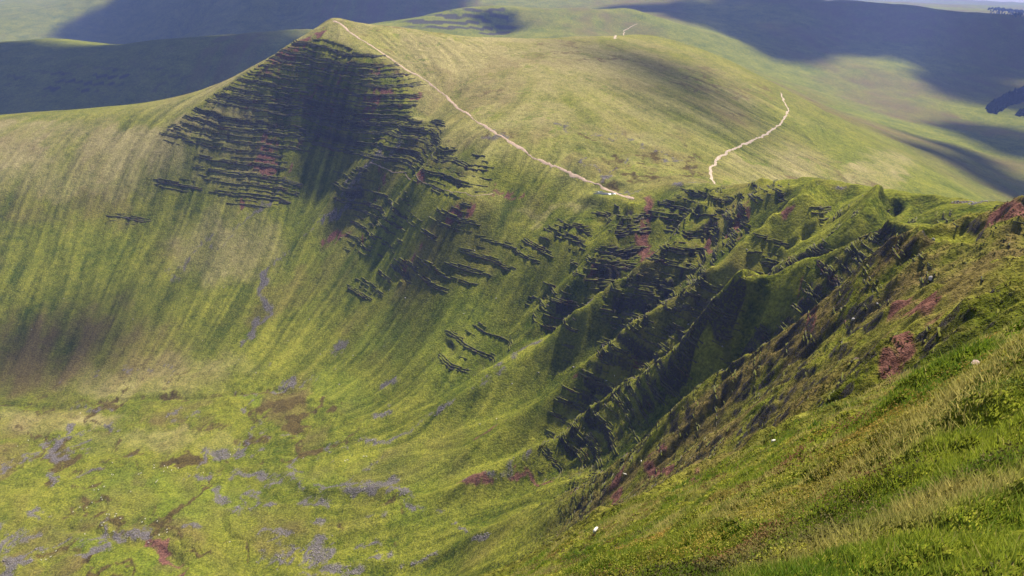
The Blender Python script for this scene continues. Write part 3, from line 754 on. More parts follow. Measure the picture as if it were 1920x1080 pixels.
# ------------------------------------------------------------------ footpaths
def path_material(name, c1, c2):
    m, nt, b = new_mat(name, 1.0, 0.0)
    co = N(nt, "ShaderNodeNewGeometry").outputs["Position"]
    f = noise(nt, co, 0.7, 5, .7)
    nt.links.new(mixc(nt, ramp(nt, f, .35, .65), c1, c2), b.inputs["Base Color"])
    bp = N(nt, "ShaderNodeBump", inp={"Strength": .6, "Distance": .3}); nt.links.new(f, bp.inputs["Height"]); nt.links.new(bp.outputs[0], b.inputs["Normal"])
    return m
PINK = path_material("sandstone_path", (0.24, 0.16, 0.11), (0.42, 0.31, 0.23))
PALE = path_material("pale_gravel_path", (0.25, 0.18, 0.12), (0.44, 0.35, 0.27))
def footpath(name, pix, w, mat, seed):
    W = np.array([hitf(u, v) for u, v in pix])[:, :2]
    seglen = np.hypot(*np.diff(W, axis=0).T); s = np.concatenate([[0], np.cumsum(seglen)])
    n = max(8, int(s[-1] / 2.2)); t = np.linspace(0, s[-1], n)
    cx = np.interp(t, s, W[:, 0]); cy = np.interp(t, s, W[:, 1])
    for _ in range(6):
        cx[1:-1] = (cx[:-2] + 2 * cx[1:-1] + cx[2:]) / 4; cy[1:-1] = (cy[:-2] + 2 * cy[1:-1] + cy[2:]) / 4
    cx += 1.3 * vnoise(t, t * 0, 14, seed) + .4 * vnoise(t, t * 0, 6, seed + 1)
    tx = np.gradient(cx); ty = np.gradient(cy); l = np.hypot(tx, ty) + 1e-9; nx, ny = -ty / l, tx / l
    wl = w * (0.62 + 0.38 * vnoise(t, t * 0, 11, seed + 2) + 0.3 * vnoise(t, t * 0, 3.5, seed + 3)); wr = w * (0.62 + 0.38 * vnoise(t, t * 0, 10, seed + 4) + 0.3 * vnoise(t, t * 0, 3, seed + 5))
    wl[[0, -1]] *= .2; wr[[0, -1]] *= .2
    rows = []
    for k, q in enumerate((-1.0, -0.5, 0, 0.5, 1.0)):
        ww = np.where(q < 0, wl, wr) * q * .5
        x = cx + nx * ww; y = cy + ny * ww
        z = ground(x, y) + (0.05 if abs(q) == 1 else 0.38)
        rows.append(np.stack([x, y, z], -1))
    co = np.concatenate(rows); f = []
    for k in range(4):
        a = np.arange(n - 1) + k * n
        f.append(np.stack([a, a + 1, a + n + 1, a + n], -1))
    f = np.concatenate(f)[:, ::-1]
    ob = mesh_np(name, co, f, mat, "structure", True)
    return ob
footpath("footpath", PATH_MAIN, 4.6, PINK, 201)
footpath("footpath", PATH_PASS, 4.2, PALE, 211)
footpath("footpath", PATH_FAR, 5.0, PALE, 221)
footpath("footpath", SHEEP_TRACK, 1.0, PINK, 231)

# ------------------------------------------------------------------ pool on the saddle
def pool(pix, name, rx, ry, seed):
    x0, y0, z0 = hitf(*pix); a = np.linspace(0, 2 * np.pi, 40, endpoint=False)
    rad = 1 + .45 * vnoise(np.cos(a) * 2, np.sin(a) * 2, 1.0, seed)
    x = x0 + rx * rad * np.cos(a); y = y0 + ry * rad * np.sin(a)
    z = float(ground(x0, y0)[0]) + .06
    co = np.concatenate([np.stack([x, y, np.full_like(x, z)], -1), np.stack([x, y, np.full_like(x, z - .3)], -1), [[x0, y0, z]]])
    f = [(i, (i + 1) % 40, 80) for i in range(40)]
    for i in range(40):
        j = (i + 1) % 40; f += [(i, i + 40, j + 40), (i, j + 40, j)]
    m, nt, b = new_mat("pool_water", .08, .5); b.inputs["Base Color"].default_value = (.05, .06, .07, 1)
    return mesh_np(name, co, f, m, "structure")
pool((1140, 363), "water", 13, 3.6, 301)
pool((1122, 360), "water", 5, 2.0, 302)

# ------------------------------------------------------------------ sheep
def fur(name, c1, c2):
    m, nt, b = new_mat(name, 1.0, 0.0)
    co = N(nt, "ShaderNodeTexCoord").outputs["Object"]
    nt.links.new(mixc(nt, noise(nt, co, 14, 4), c1, c2), b.inputs["Base Color"]); return m
WOOL = fur("wool", (.40, .37, .31), (.56, .52, .45))

def sheep_mesh(head_down):
    me = bpy.data.meshes.new("sheep_skeleton")
    hz = 0.18 if head_down else 0.86
    v = [(0, -.38, .62), (0, -.12, .64), (0, .16, .64), (0, .36, .66), (0, .55, .60 if head_down else .80), (0, .72, hz + .16 if head_down else .92), (0, .86, hz + .02 if head_down else .86)]
    r = [.19, .24, .245, .21, .13, .085, .06]
    e = [(i, i + 1) for i in range(6)]
    for sx in (-1, 1):
        for (root, y) in ((0, -.36), (3, .30)):
            b0 = len(v); v += [(sx * .11, y, .44), (sx * .12, y + .015, .22), (sx * .12, y, .0)]; r += [.085, .045, .04]
            e += [(root, b0), (b0, b0 + 1), (b0 + 1, b0 + 2)]
        b0 = len(v); v.append((sx * .13, v[5][1] - .04, v[5][2] + .05)); r.append(.03); e.append((5, b0))
    b0 = len(v); v.append((0, -.58, .50)); r.append(.05); e.append((0, b0))
    me.from_pydata(v, e, []); ob = bpy.data.objects.new("tmp", me); COL.objects.link(ob)
    ob.modifiers.new("skin", 'SKIN'); sub = ob.modifiers.new("sub", 'SUBSURF'); sub.levels = 1; sub.render_levels = 1
    for i, sv in enumerate(me.skin_vertices[0].data): sv.radius = (r[i], r[i]); sv.use_root = (i == 1)
    bpy.context.view_layer.update()
    out = bpy.data.meshes.new_from_object(ob.evaluated_get(bpy.context.evaluated_depsgraph_get()))
    bpy.data.objects.remove(ob); out.name = "sheep"; out.materials.clear(); out.materials.append(WOOL); out.shade_smooth()
    return out
SHEEP = [sheep_mesh(True), sheep_mesh(False)]
K7 = 520 / 1404
floor_sheep = [(570, 508), (567, 568), (574, 571), (470, 628), (477, 650), (500, 647), (528, 630), (512, 686), (518, 697), (467, 711), (405, 735), (441, 737), (372, 758), (541, 770), (553, 770), (583, 780),
               (590, 770), (612, 791), (527, 812), (517, 828), (577, 858), (431, 870), (720, 811), (736, 795), (798, 808), (846, 848), (847, 860), (806, 876), (754, 914), (664, 657), (702, 567), (715, 562),
               (780, 535), (782, 521), (830, 553), (834, 527), (849, 534), (870, 547), (903, 537), (790, 607), (798, 601), (1030, 560), (1190, 441), (1168, 469), (1165, 912), (209, 1000), (233, 1000), (258, 987), (285, 956), (222, 965)]
slope_sheep = [(90 * K7, 680 + 425 * K7), (145 * K7, 680 + 397 * K7), (407 * K7, 680 + 258 * K7), (855 * K7, 680 + 103 * K7), (699, 826), (647, 865), (652, 864), (682, 857), (687, 857), (569, 860), (900, 797), (931, 787),
               (1152, 706), (1137, 717), (1172, 893), (1095, 805)]
def put_sheep(u, v, label, group, size=1.12):
    x, y, z = hitf(u, v)
    o = bpy.data.objects.new("sheep", SHEEP[random.random() < .25]); COL.objects.link(o)
    o.location = (x, y, z - .05); o.rotation_euler = (0, 0, random.uniform(0, 6.28)); sc = size * random.uniform(.9, 1.15); o.scale = (sc, sc, sc)
    tag(o, label, "sheep", group)
for cx, cy in floor_sheep:
    if cx > 1000: lb = "white sheep alone among the scree and moraine on the valley floor"; gp = "sheep among the scree"
    elif cy > 940: lb = "white sheep in the small bunch at the lower left, beside the scree"; gp = "sheep bunched by the scree"
    elif cx > 690 and cy < 620: lb = "white sheep in the scattered line just below the brown bog patch"; gp = "sheep below the bog patch"
    elif cy < 600: lb = "white sheep at the upper edge of the bright green flat"; gp = "sheep at the top of the green flat"
    else: lb = "white sheep out on the open bright green flat of the valley"; gp = "sheep on the green flat"
    put_sheep(cx * K7, 680 + cy * K7, lb, gp, 1.1)
for u, v in slope_sheep:
    put_sheep(u, v, "white sheep grazing on the steep grass above the valley floor", "sheep on the steep slopes", 1.2)
put_sheep(1450, 831, "white sheep on the grassy spur just behind the near brow", None, .7)
put_sheep(1116, 999, "white sheep low on the crag beside the near slope's lower edge", None, .8)
put_sheep(1202, 867, "white sheep beside the red scar on the grassy rib crest", None, .95)

# ------------------------------------------------------------------ boulders
def rock_mesh(seed, flat=.7):
    import bmesh
    bm = bmesh.new(); bmesh.ops.create_icosphere(bm, subdivisions=2, radius=.5)
    r_ = random.Random(seed); pl = [(Vector((r_.gauss(0, 1), r_.gauss(0, 1), r_.gauss(0, 1))).normalized(), r_.uniform(.28, .42)) for _ in range(9)]
    for vv in bm.verts:
        for n_, d_ in pl:
            k = vv.co.dot(n_) - d_
            if k > 0: vv.co -= n_ * k
        vv.co.z *= flat
    me = bpy.data.meshes.new("boulder"); bm.to_mesh(me); bm.free(); return me
def stone_material(name, c1, c2):
    m, nt, b = new_mat(name, .9, .2); co = N(nt, "ShaderNodeTexCoord").outputs["Object"]
    nt.links.new(mixc(nt, noise(nt, co, 5, 5, .7), c1, c2), b.inputs["Base Color"]); return m
STONE = stone_material("pale_sandstone", (.16, .145, .14), (.36, .33, .32)); STONE_P = stone_material("pink_sandstone", (.22, .14, .12), (.40, .30, .26))
ROCKS = [rock_mesh(i) for i in range(5)]
for r_ in ROCKS: r_.materials.append(STONE)
def put_rock(u, v, size, label, group=None, mat=None):
    x, y, z = hitf(u, v); me = ROCKS[random.randrange(5)]
    if mat: me = me.copy(); me.materials.clear(); me.materials.append(mat)
    o = bpy.data.objects.new("boulder", me); COL.objects.link(o); o.location = (x, y, z + size * .12)
    o.rotation_euler = (random.uniform(-.3, .3), random.uniform(-.3, .3), random.uniform(0, 6)); o.scale = (size, size * random.uniform(.7, 1.1), size * random.uniform(.8, 1.1))
    tag(o, label, "boulder", group)
put_rock(1829, 690, .42, "pinkish sandstone block half sunk in the near grass brow", None, STONE_P)
put_rock(1744, 527, 1.9, "pale grey boulder on the crest of the crag behind the red scar", None)
for u, v in ((636, 721), (629, 693), (690, 611), (601, 665), (662, 667), (1644, 573), (1354, 654), (1228, 476), (700, 470), (820, 505), (760, 560), (610, 655), (580, 600), (540, 640), (720, 650), (870, 590), (930, 560), (448, 675),
             (640, 380), (560, 420), (780, 400), (820, 390), (850, 372), (660, 350), (600, 225), (840, 330), (1010, 700), (960, 720), (1075, 690), (1180, 640), (1400, 470), (1540, 515), (1750, 450), (1290, 610), (1600, 600), (730, 545), (890, 470),
             (350, 560), (250, 600), (420, 540), (480, 700), (380, 640), (120, 560), (60, 620)):
    put_rock(u, v, random.uniform(.9, 1.9), "small pale boulder on the peak's lower face and skirts" if u < 900 and v < 720 and u > 430 else ("small pale boulder on the brown and green left flank" if u <= 430 else "small pale boulder on the craggy headwall ribs"), "boulders scattered over the slopes")

# ------------------------------------------------------------------ scree stones
def scree_stones():
    pr = AUX['sc'].reshape(X.shape).copy(); pr[(D > 900) | (D < 150)] = 0
    pr = pr * (D ** 2); pr[:, (TH < R(-47)) | (TH > R(47))] = 0
    w = pr.ravel(); w = w / w.sum(); n = 11000
    k = rng.choice(len(w), n, p=w)
    dd = D.ravel()[k]
    x = X.ravel()[k] + rng.normal(0, 1.0, n); y = Y.ravel()[k] + rng.normal(0, 1.0, n)
    z = ground(x, y); s = rng.uniform(.22, .60, n) * rng.choice([1, 1, 1, 1.8], n)
    u = np.array([(1, 0, 0), (-.5, .87, 0), (-.5, -.87, 0), (.2, .1, .8), (0, 0, -.5)]); f0 = np.array([(0, 1, 3), (1, 2, 3), (2, 0, 3), (1, 0, 4), (2, 1, 4), (0, 2, 4)])
    a = rng.uniform(0, 6.28, n); ca, sa = np.cos(a), np.sin(a)
    v = u[None] * (s[:, None, None] * rng.uniform(.6, 1.3, (n, 5, 1)))
    vx = v[..., 0] * ca[:, None] - v[..., 1] * sa[:, None]; vy = v[..., 0] * sa[:, None] + v[..., 1] * ca[:, None]
    co = np.stack([vx + x[:, None], vy + y[:, None], v[..., 2] + z[:, None] + .1], -1).reshape(-1, 3)
    f = (f0[None] + 5 * np.arange(n)[:, None, None]).reshape(-1, 3)
    m = stone_material("scree_stone", (.075, .065, .066), (.24, .207, .204))
    o = mesh_np("scree", co, f, m, "stuff"); tag(o, "grey purple scree stones strewn over valley floor and gullies", "scree")
scree_stones()

# ------------------------------------------------------------------ grass and low shrubs near the viewer
def blade_material(name, cols, trans=.35):
    m, nt, b = new_mat(name, .8, .15)
    at = N(nt, "ShaderNodeAttribute", attribute_name="tone"); sp = N(nt, "ShaderNodeSeparateColor"); nt.links.new(at.outputs["Color"], sp.inputs[0])
    c = mixc(nt, sp.outputs[0], cols[0], cols[1]); c = mixc(nt, sp.outputs[1], c, cols[2])
    nt.links.new(c, b.inputs["Base Color"])
    tr = N(nt, "ShaderNodeBsdfTranslucent"); nt.links.new(c, tr.inputs[0])
    mx = N(nt, "ShaderNodeMixShader", inp={0: trans}); out = nt.nodes["Material Output"]
    nt.links.new(b.outputs[0], mx.inputs[1]); nt.links.new(tr.outputs[0], mx.inputs[2]); nt.links.new(mx.outputs[0], out.inputs[0])
    return m

def slope_at(x, y, e=0.4):
    return (ground(x + e, y) - ground(x - e, y)) / (2 * e), (ground(x, y + e) - ground(x, y - e)) / (2 * e)

def scatter(n, d0, d1, a0, a1, p=1.0):
    """random places, thinning with distance"""
    a = rng.uniform(R(a0), R(a1), n); d = d0 * (d1 / d0) ** (rng.uniform(0, 1, n) ** p)
    return d * np.sin(a), d * np.cos(a), d

def grass():
    n = 52000
    x, y, d = scatter(n, 3.2, 75, 0, 49, .75)
    pn = fbm(x, y, 3.2, 3, 401); keep_ = (pn > -.05) | (rng.random(n) < .3 + .55 * (d < 16))
    x, y, d, pn = x[keep_], y[keep_], d[keep_], pn[keep_]; n = len(x)
    nb = 8
    gx_, gy_ = slope_at(x, y)
    L = (0.07 + .075 * np.clip(pn + .4, 0, 1.2)) * (1 + d / 30) * rng.uniform(.7, 1.3, n)
    tx = np.repeat(x, nb) + rng.normal(0, .045, n * nb) * np.repeat(1 + d / 12, nb); ty = np.repeat(y, nb) + rng.normal(0, .045, n * nb) * np.repeat(1 + d / 12, nb)
    tz = ground(tx, ty) - .01
    Lb = np.repeat(L, nb) * rng.uniform(.6, 1.3, n * nb); wd = np.repeat(.003 + .0008 * d, nb)
    lx = rng.normal(.25, .40, n * nb) - .15 * np.repeat(gx_, nb); ly = rng.normal(.05, .40, n * nb) - .15 * np.repeat(gy_, nb)
    fa = rng.uniform(0, np.pi, n * nb); wx, wy = np.cos(fa) * wd, np.sin(fa) * wd
    def P_(t, w):
        return np.stack([tx + lx * Lb * t + wx * w, ty + ly * Lb * t + wy * w, tz + Lb * t * .8], -1)
    co = np.stack([P_(0, -1), P_(0, 1), P_(1, 0)], 1).reshape(-1, 3)
    f = np.arange(n * nb * 3).reshape(-1, 3)
    m = blade_material("grass_blades", ((.085, .155, .012), (.25, .28, .026), (.40, .33, .10)), .5)
    o = mesh_np("grass", co, f, m, "stuff"); tag(o, "long green grass blades on the near hillside", "grass")
    t1 = np.clip(.5 + .55 * np.repeat(fbm(x, y, 2.0, 3, 402), nb) + rng.normal(0, .2, n * nb), 0, 1); t2 = np.clip(np.repeat(np.clip(fbm(x, y, 3.4, 3, 403) * 2.4 + .08, 0, .9), nb) + (rng.random(n * nb) < .06) * .8, 0, 1)
    color_attr(o, "tone", np.repeat(np.stack([t1, t2, t1, np.ones_like(t1)], -1), 3, axis=0))
grass()

def cushions(name, label, cat, n, d0, d1, rad, per, leaf, mat, seed, thr, h=.6):
    """low shrub or moss cushions: many small leaves over a dome"""
    x, y, d = scatter(n * 4, d0, d1, 0, 49, .85)
    k = fbm(x, y, 5.0, 3, seed) > thr; x, y, d = x[k][:n], y[k][:n], d[k][:n]; n = len(x)
    r = rad * rng.uniform(.6, 1.4, n) * (1 + d / 60)
    a = rng.uniform(0, 6.28, (n, per)); q = np.sqrt(rng.uniform(0, 1, (n, per)))
    px = x[:, None] + r[:, None] * q * np.cos(a); py = y[:, None] + r[:, None] * q * np.sin(a)
    pz = ground(px.ravel(), py.ravel()).reshape(px.shape) + r[:, None] * h * (1 - q * q) * rng.uniform(.55, 1.05, (n, per))
    c = np.stack([px, py, pz], -1).reshape(-1, 3); m_ = len(c)
    s = np.repeat(leaf * (1 + d / 16), per)[:, None] * rng.uniform(.6, 1.4, (m_, 1))
    e1 = rng.normal(0, 1, (m_, 3)); e1 /= np.linalg.norm(e1, axis=1, keepdims=True); e2 = np.cross(e1, rng.normal(0, 1, (m_, 3))); e2 /= np.linalg.norm(e2, axis=1, keepdims=True)
    co = np.stack([c - e1 * s, c + e2 * s * .5, c + e1 * s, c - e2 * s * .5], 1).reshape(-1, 3)
    f = 4 * np.arange(m_)[:, None] + np.array([[0, 1, 2, 3]])
    o = mesh_np(name, co, f, mat, "stuff"); tag(o, label, cat)
    t1 = np.clip(.45 + .8 * fbm(c[:, 0], c[:, 1], 1.2, 2, seed + 5) + rng.normal(0, .25, m_), 0, 1); t2 = np.clip(fbm(c[:, 0], c[:, 1], 6, 2, seed + 6) * 1.2 - .1 + (rng.random(m_) < .05) * .7, 0, 1)
    color_attr(o, "tone", np.repeat(np.stack([t1, t2, t1, np.ones_like(t1)], -1), 4, axis=0))
cushions("bilberry", "yellow green bilberry cushions on the near hillside", "bilberry", 2800, 4, 70, .28, 64, .015,
         blade_material("bilberry_leaves", ((.09, .12, .014), (.30, .28, .035), (.32, .19, .04)), .35), 421, -.05)
cushions("heather", "dark brown heather clumps on the near hillside", "heather", 850, 4, 70, .30, 70, .014,
         blade_material("heather_sprigs", ((.045, .042, .012), (.12, .095, .028), (.16, .075, .03)), .2), 441, .12, .9)

def rock_ledges():
    """blocks of sandstone cropping out along the beds, each a broken slab lying along the contour"""
    r_ = np.random.default_rng(5); lv = []; z_ = 430.0
    power = []
    while z_ < 890:
        p_ = r_.choice([.6, 1.0, 1.3]); lv += [z_, z_ + 1.5, z_ + 3.0]; power += [p_, p_ * .8, p_ * .55]
        g_ = r_.uniform(6.5, 12.0); lv.append(z_ + 3 + g_ * .5); power.append(.12); z_ += 3 + g_
    lv = np.array(lv); power = np.array(power)
    sz = AUX['sz'].reshape(X.shape); q = np.searchsorted(lv, sz)
    crag = AUX['crag'].reshape(X.shape); odd = AUX['odd'].reshape(X.shape); face = AUX['face'].reshape(X.shape)
    gr0, gr1 = np.gradient(sz, axis=0), np.gradient(sz, axis=1)
    out = []
    inv = np.abs(TH) < R(47)
    for ax in (0, 1):
        A = (slice(None, -1), slice(None)) if ax == 0 else (slice(None), slice(None, -1)); B = (slice(1, None), slice(None)) if ax == 0 else (slice(None), slice(1, None))
        m = (np.abs(q[A] - q[B]) == 1) & (np.maximum(crag[A], .6 * odd[A]) > .12) & (D[A] > 62) & (D[A] < 1110)
        if ax == 0: m &= inv[None, :]
        else: m &= inv[None, :-1]
        i, j = np.nonzero(m); i2, j2 = (i + 1, j) if ax == 0 else (i, j + 1)
        l = np.minimum(q[i, j], q[i2, j2]); t_ = np.clip((lv[l] - sz[i, j]) / (sz[i2, j2] - sz[i, j] + 1e-9), 0, 1)
        x = X[i, j] + t_ * (X[i2, j2] - X[i, j]); y = Y[i, j] + t_ * (Y[i2, j2] - Y[i, j])
        out.append(np.stack([x, y, D[i, j], np.maximum(crag[i, j], .35 * odd[i, j]), power[l], face[i, j], l], -1))
    o = np.concatenate(out)
    x, y, dd, cg, pw, fc, l = o.T
    run = vnoise(x + l * 77.7, y - l * 31.1, 48, 501) + .45 * vnoise(x + l * 17.7, y, 15, 502)         # each bed shows in stretches
    w = np.clip(cg * pw * (.35 + .55 * fc + np.clip(run + .15, 0, 1) * 1.5), 0, None) * (run > -.55) * np.clip(dd / 350, .3, 2.2) ** .6 * (.15 + .85 * sstep(210, 380, dd)) * (.40 + .60 * sstep(620, 720, dd))
    n = 19000; k = r_.choice(len(w), min(n, int((w > 0).sum())), replace=False, p=w / w.sum()); x, y, dd, cg, pw, fc = x[k], y[k], dd[k], cg[k], pw[k], fc[k]; n = len(x)
    e = np.clip(dd * .022, 2.0, 16); gx_ = (ground(x + e, y) - ground(x - e, y)) / (2 * e); gy_ = (ground(x, y + e) - ground(x, y - e)) / (2 * e); gl = np.hypot(gx_, gy_) + 1e-6
    ux, uy = -gy_ / gl, gx_ / gl; vx, vy = -gx_ / gl, -gy_ / gl                                   # along the contour, and downhill
    sc = np.clip(dd / 420, .32, 1.5)
    ln = sc * r_.uniform(1.4, 4.6, n); dp = sc * r_.uniform(.28, .55, n); ht = sc * r_.uniform(.22, .58, n) * (.5 + .55 * pw)
    z = ground(x, y)
    cor = np.array([(-1, -1, -1), (1, -1, -1), (1, 1, -1), (-1, 1, -1), (-1, -1, 1), (1, -1, 1), (1, 1, 1), (-1, 1, 1)], float)
    jit = cor[None] * r_.uniform(.6, 1.1, (n, 8, 3)) + r_.normal(0, .08, (n, 8, 3))
    a = jit[..., 0] * ln[:, None]; b = jit[..., 1] * dp[:, None]; c = jit[..., 2] * ht[:, None]
    c = c + np.where(cor[None, :, 1] < 0, .25 * ht[:, None] * gl[:, None], 0)
    co = np.stack([x[:, None] + ux[:, None] * a + vx[:, None] * b, y[:, None] + uy[:, None] * a + vy[:, None] * b, z[:, None] + c - .1 * ht[:, None]], -1).reshape(-1, 3)
    f0 = np.array([(3, 2, 1, 0), (4, 5, 6, 7), (0, 1, 5, 4), (1, 2, 6, 5), (2, 3, 7, 6), (3, 0, 4, 7)])
    f = (f0[None] + 8 * np.arange(n)[:, None, None]).reshape(-1, 4)
    m, nt, bs = new_mat("mossy_sandstone", 1.0, .05); geo = N(nt, "ShaderNodeNewGeometry"); cc = geo.outputs["Position"]
    n1 = noise(nt, cc, .8, 4, .7); n8 = noise(nt, cc, 1 / 14, 3)
    rk = mixc(nt, n1, (.034, .029, .024), (.125, .105, .088)); rk = mixc(nt, ramp(nt, n8, .55, .7), rk, mixc(nt, n1, (.05, .022, .02), (.13, .06, .05)))
    sn = N(nt, "ShaderNodeSeparateXYZ"); nt.links.new(geo.outputs["Normal"], sn.inputs[0])
    top = ramp(nt, math_(nt, 'ADD', sn.outputs[2], math_(nt, 'MULTIPLY', n1, .5)), .75, 1.05)
    nt.links.new(mixc(nt, top, rk, mixc(nt, n1, (.048, .056, .008), (.115, .112, .018))), bs.inputs["Base Color"])
    ob = mesh_np("rock_ledges", co, f, m, "stuff"); tag(ob, "thin dark sandstone ledges cropping out along the beds of the crags", "rock ledge")
rock_ledges()

def crag_tufts():
    pr = AUX['crag'].reshape(X.shape) + .10 * (np.hypot(gx, gy) > .55); pr = pr * ((D > 55) & (D < 420)) * D ** 1.2; pr[:, (TH < R(-5)) | (TH > R(47))] = 0
    w = pr.ravel(); w = w / w.sum(); n = 24000; k = rng.choice(len(w), n, p=w)
    dd = D.ravel()[k]; x = X.ravel()[k] + rng.normal(0, .004, n) * dd; y = Y.ravel()[k] + rng.normal(0, .004, n) * dd; z = ground(x, y)
    s = rng.uniform(.16, .42, n) * (.6 + dd / 260); per = 6
    d3 = rng.normal(0, 1, (n, per, 3)); d3[..., 2] = np.abs(d3[..., 2]) + .3; d3 /= np.linalg.norm(d3, axis=-1, keepdims=True)
    sd = np.cross(d3, rng.normal(0, 1, (n, per, 3))); sd /= np.linalg.norm(sd, axis=-1, keepdims=True)
    c = np.stack([x, y, z - .05], -1)[:, None, :]; S_ = s[:, None, None]
    co = np.stack([c + sd * S_ * .35, c - sd * S_ * .35, c + d3 * S_], 2).reshape(-1, 3)
    f = np.arange(n * per * 3).reshape(-1, 3)
    o = mesh_np("sedge_tufts", co, f, blade_material("sedge", ((.05, .06, .010), (.15, .14, .022), (.12, .075, .025)), .25), "stuff"); tag(o, "rough sedge and moss tufts hanging on the crags", "sedge")
    t1 = np.repeat(np.clip(.5 + .6 * fbm(x, y, 9, 3, 461) + rng.normal(0, .2, n), 0, 1), per * 3); t2 = np.repeat(np.clip(.2 + fbm(x, y, 14, 3, 462), 0, .9), per * 3)
    color_attr(o, "tone", np.stack([t1, t2, t1, np.ones_like(t1)], -1))
crag_tufts()

# ------------------------------------------------------------------ conifer plantations far off
def wood(name, label, poly, n, h0, h1, seed):
    r_ = np.random.default_rng(seed); W = np.array([hit(u, v) for u, v in poly]); lo, hi = W.min(0), W.max(0)
    pts = r_.uniform(lo, hi, (n * 12, 2)); ins = np.zeros(len(pts), bool); j = len(W) - 1
    for i in range(len(W)):
        c = ((W[i, 1] > pts[:, 1]) != (W[j, 1] > pts[:, 1])) & (pts[:, 0] < (W[j, 0] - W[i, 0]) * (pts[:, 1] - W[i, 1]) / (W[j, 1] - W[i, 1] + 1e-9) + W[i, 0]); ins ^= c; j = i
    pts = pts[ins][:n]; n = len(pts); z = ground(pts[:, 0], pts[:, 1]); h = r_.uniform(h0, h1, n)
    prof = [(.30, 0.10), (.20, .40), (.24, .42), (.12, .70), (.15, .72), (0.01, 1.0)]; a = np.arange(6) * np.pi / 3
    v = np.array([(r * np.cos(t), r * np.sin(t), q) for r, q in prof for t in a]); f0 = [(k * 6 + i, k * 6 + (i + 1) % 6, (k + 1) * 6 + (i + 1) % 6, (k + 1) * 6 + i) for k in range(5) for i in range(6)]
    co = v[None] * (h[:, None, None] * np.array([1.1, 1.1, 1.0])) * r_.uniform(.9, 1.1, (n, len(v), 1)) + np.concatenate([pts, z[:, None] - .5], 1)[:, None, :]
    f = (np.array(f0)[None] + len(v) * np.arange(n)[:, None, None]).reshape(-1, 4)
    m, nt, b = new_mat("spruce_needles", 1, 0); cc = N(nt, "ShaderNodeNewGeometry").outputs["Position"]
    nt.links.new(mixc(nt, noise(nt, cc, .15, 3), (.016, .030, .014), (.045, .065, .028)), b.inputs["Base Color"])
    o = mesh_np(name, co.reshape(-1, 3), f, m, "stuff"); tag(o, label, "wood")
wood("conifer_wood", "dark conifer plantation on the moor at the picture's right edge", [(1846, 205), (1858, 190), (1885, 172), (1925, 164), (1990, 160), (1990, 178), (1930, 184), (1895, 196), (1868, 213)], 900, 9, 15, 1)
wood("conifer_wood", "small dark conifer block below the larger plantation", [(1903, 218), (1912, 209), (1960, 205), (1960, 216)], 160, 8, 13, 2)
wood("conifer_wood", "distant strip of conifers high on the far moor", [(1848, 20), (1870, 18), (1990, 34), (1990, 44), (1900, 34)], 700, 12, 18, 3)

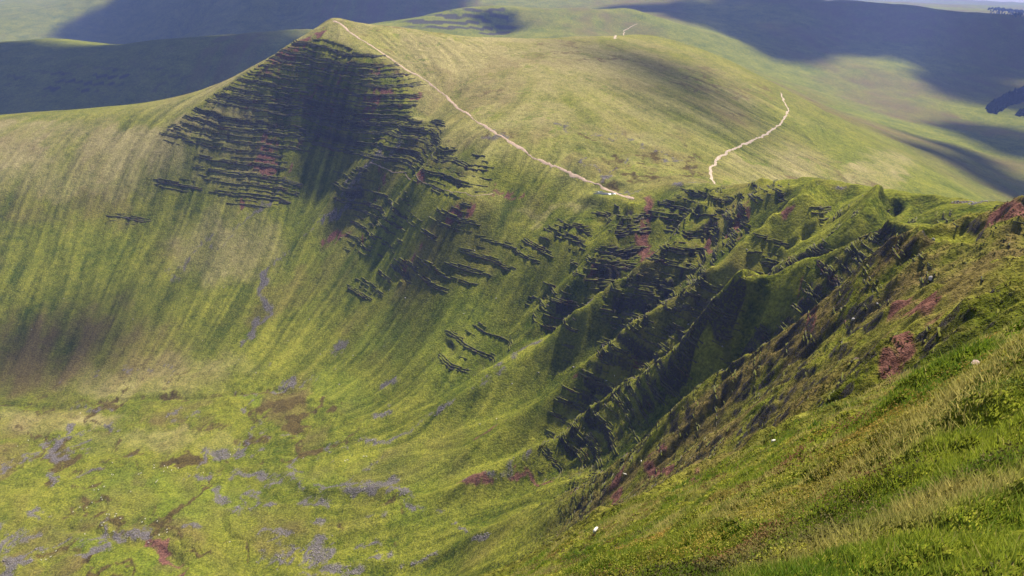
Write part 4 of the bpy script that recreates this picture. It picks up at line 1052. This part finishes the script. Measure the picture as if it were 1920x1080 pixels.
# ------------------------------------------------------------------ clouds, high over the land and out of the picture; they cast the drifting shadows
def cloud_material(name, t):
    m, nt, b = new_mat(name, 1, 0); b.inputs["Base Color"].default_value = (.9, .9, .9, 1)
    tr = N(nt, "ShaderNodeBsdfTransparent"); mx = N(nt, "ShaderNodeMixShader", inp={0: t}); out = nt.nodes["Material Output"]
    nt.links.new(b.outputs[0], mx.inputs[1]); nt.links.new(tr.outputs[0], mx.inputs[2]); nt.links.new(mx.outputs[0], out.inputs[0]); return m
C_DENSE = cloud_material("cloud_dense", .30); C_THIN = cloud_material("cloud_thin", .74); C_VEIL = cloud_material("cloud_veil", .78)
import bmesh
def cloud(pp, mat, alt=2700.0, seed=0):
    r_ = random.Random(seed); bm = bmesh.new()
    for u, v, rad in pp:
        gx0, gy0 = hit(u, v); gz = float(ground(gx0, gy0)[0]); t = (alt - gz) / SUN_DIR.z
        for k in range(7):
            q = 0 if k == 0 else r_.uniform(.35, 1.0) * rad; a = r_.uniform(0, 6.28); rr_ = rad * (.75 if k == 0 else r_.uniform(.25, .5))
            c = Vector((gx0 + q * math.cos(a), gy0 + q * math.sin(a), gz)) + SUN_DIR * t
            ret = bmesh.ops.create_icosphere(bm, subdivisions=2, radius=1.0)
            for vv in ret['verts']:
                n_ = 1 + .22 * (math.sin(vv.co.x * 5 + k) * math.sin(vv.co.y * 6 + u) + .6 * math.sin(vv.co.z * 7 + v))
                vv.co = Vector((vv.co.x * rr_ * n_, vv.co.y * rr_ * n_, vv.co.z * min(rr_, 160) * .6 * n_)) + c
    me = bpy.data.meshes.new("cloud"); bm.to_mesh(me); bm.free(); me.materials.append(mat); me.shade_smooth()
    o = bpy.data.objects.new("cloud", me); COL.objects.link(o); o["kind"] = "stuff"; tag(o, "white cumulus cloud floating high above the hills", "cloud", "clouds above the hills"); return o
cloud([(60, 150, 330), (200, 130, 330), (330, 130, 300), (430, 100, 260), (-100, 150, 400)], C_DENSE, 3200, 1)
cloud([(330, 40, 420), (450, 25, 500), (600, 10, 500), (700, 20, 450), (300, 5, 500)], C_DENSE, 3200, 2)
cloud([(1320, 30, 330), (1450, 40, 420), (1560, 50, 420), (1700, 50, 450), (1820, 70, 450), (1900, 90, 380), (1500, 85, 220), (1440, 100, 130)], C_DENSE, 3600, 3)
cloud([(1850, 170, 300), (1910, 260, 260), (1870, 330, 200), (1930, 370, 160), (1800, 290, 110)], C_DENSE, 3600, 4)
cloud([(1180, 110, 110), (1270, 150, 120), (1340, 195, 110), (1110, 95, 100), (1230, 210, 70)], C_VEIL, 6500, 5)
cloud([(120, 650, 60), (20, 640, 70), (220, 640, 50)], C_THIN, 3200, 7)
cloud([(935, 42, 55), (960, 55, 40), (905, 30, 35)], C_DENSE, 2000, 8)  # unseen cloud added only to darken the table hill's right-hand face

# ------------------------------------------------------------------ air
def haze():
    b = 12500.0; lo = float(ZT.min()) - 1.5; hi = float(max(ZT.max(), CAM_Z)) + 4
    co = [(-b, -b, lo), (b, -b, lo), (b, b, lo), (-b, b, lo), (-b, -b, hi), (b, -b, hi), (b, b, hi), (-b, b, hi)]
    f = [(3, 2, 1, 0), (4, 5, 6, 7), (0, 1, 5, 4), (1, 2, 6, 5), (2, 3, 7, 6), (3, 0, 4, 7)]
    m = bpy.data.materials.new("haze_air"); m.use_nodes = True; nt = m.node_tree; nt.nodes.remove(nt.nodes["Principled BSDF"])
    pv = N(nt, "ShaderNodeVolumePrincipled", inp={"Color": (.32, .42, 1.0, 1), "Density": 6.8e-5, "Anisotropy": .2})
    nt.links.new(pv.outputs[0], nt.nodes["Material Output"].inputs["Volume"])
    o = mesh_np("haze", co, f, m, "stuff"); tag(o, "thin blue haze filling the air over the valleys", "haze")
haze()
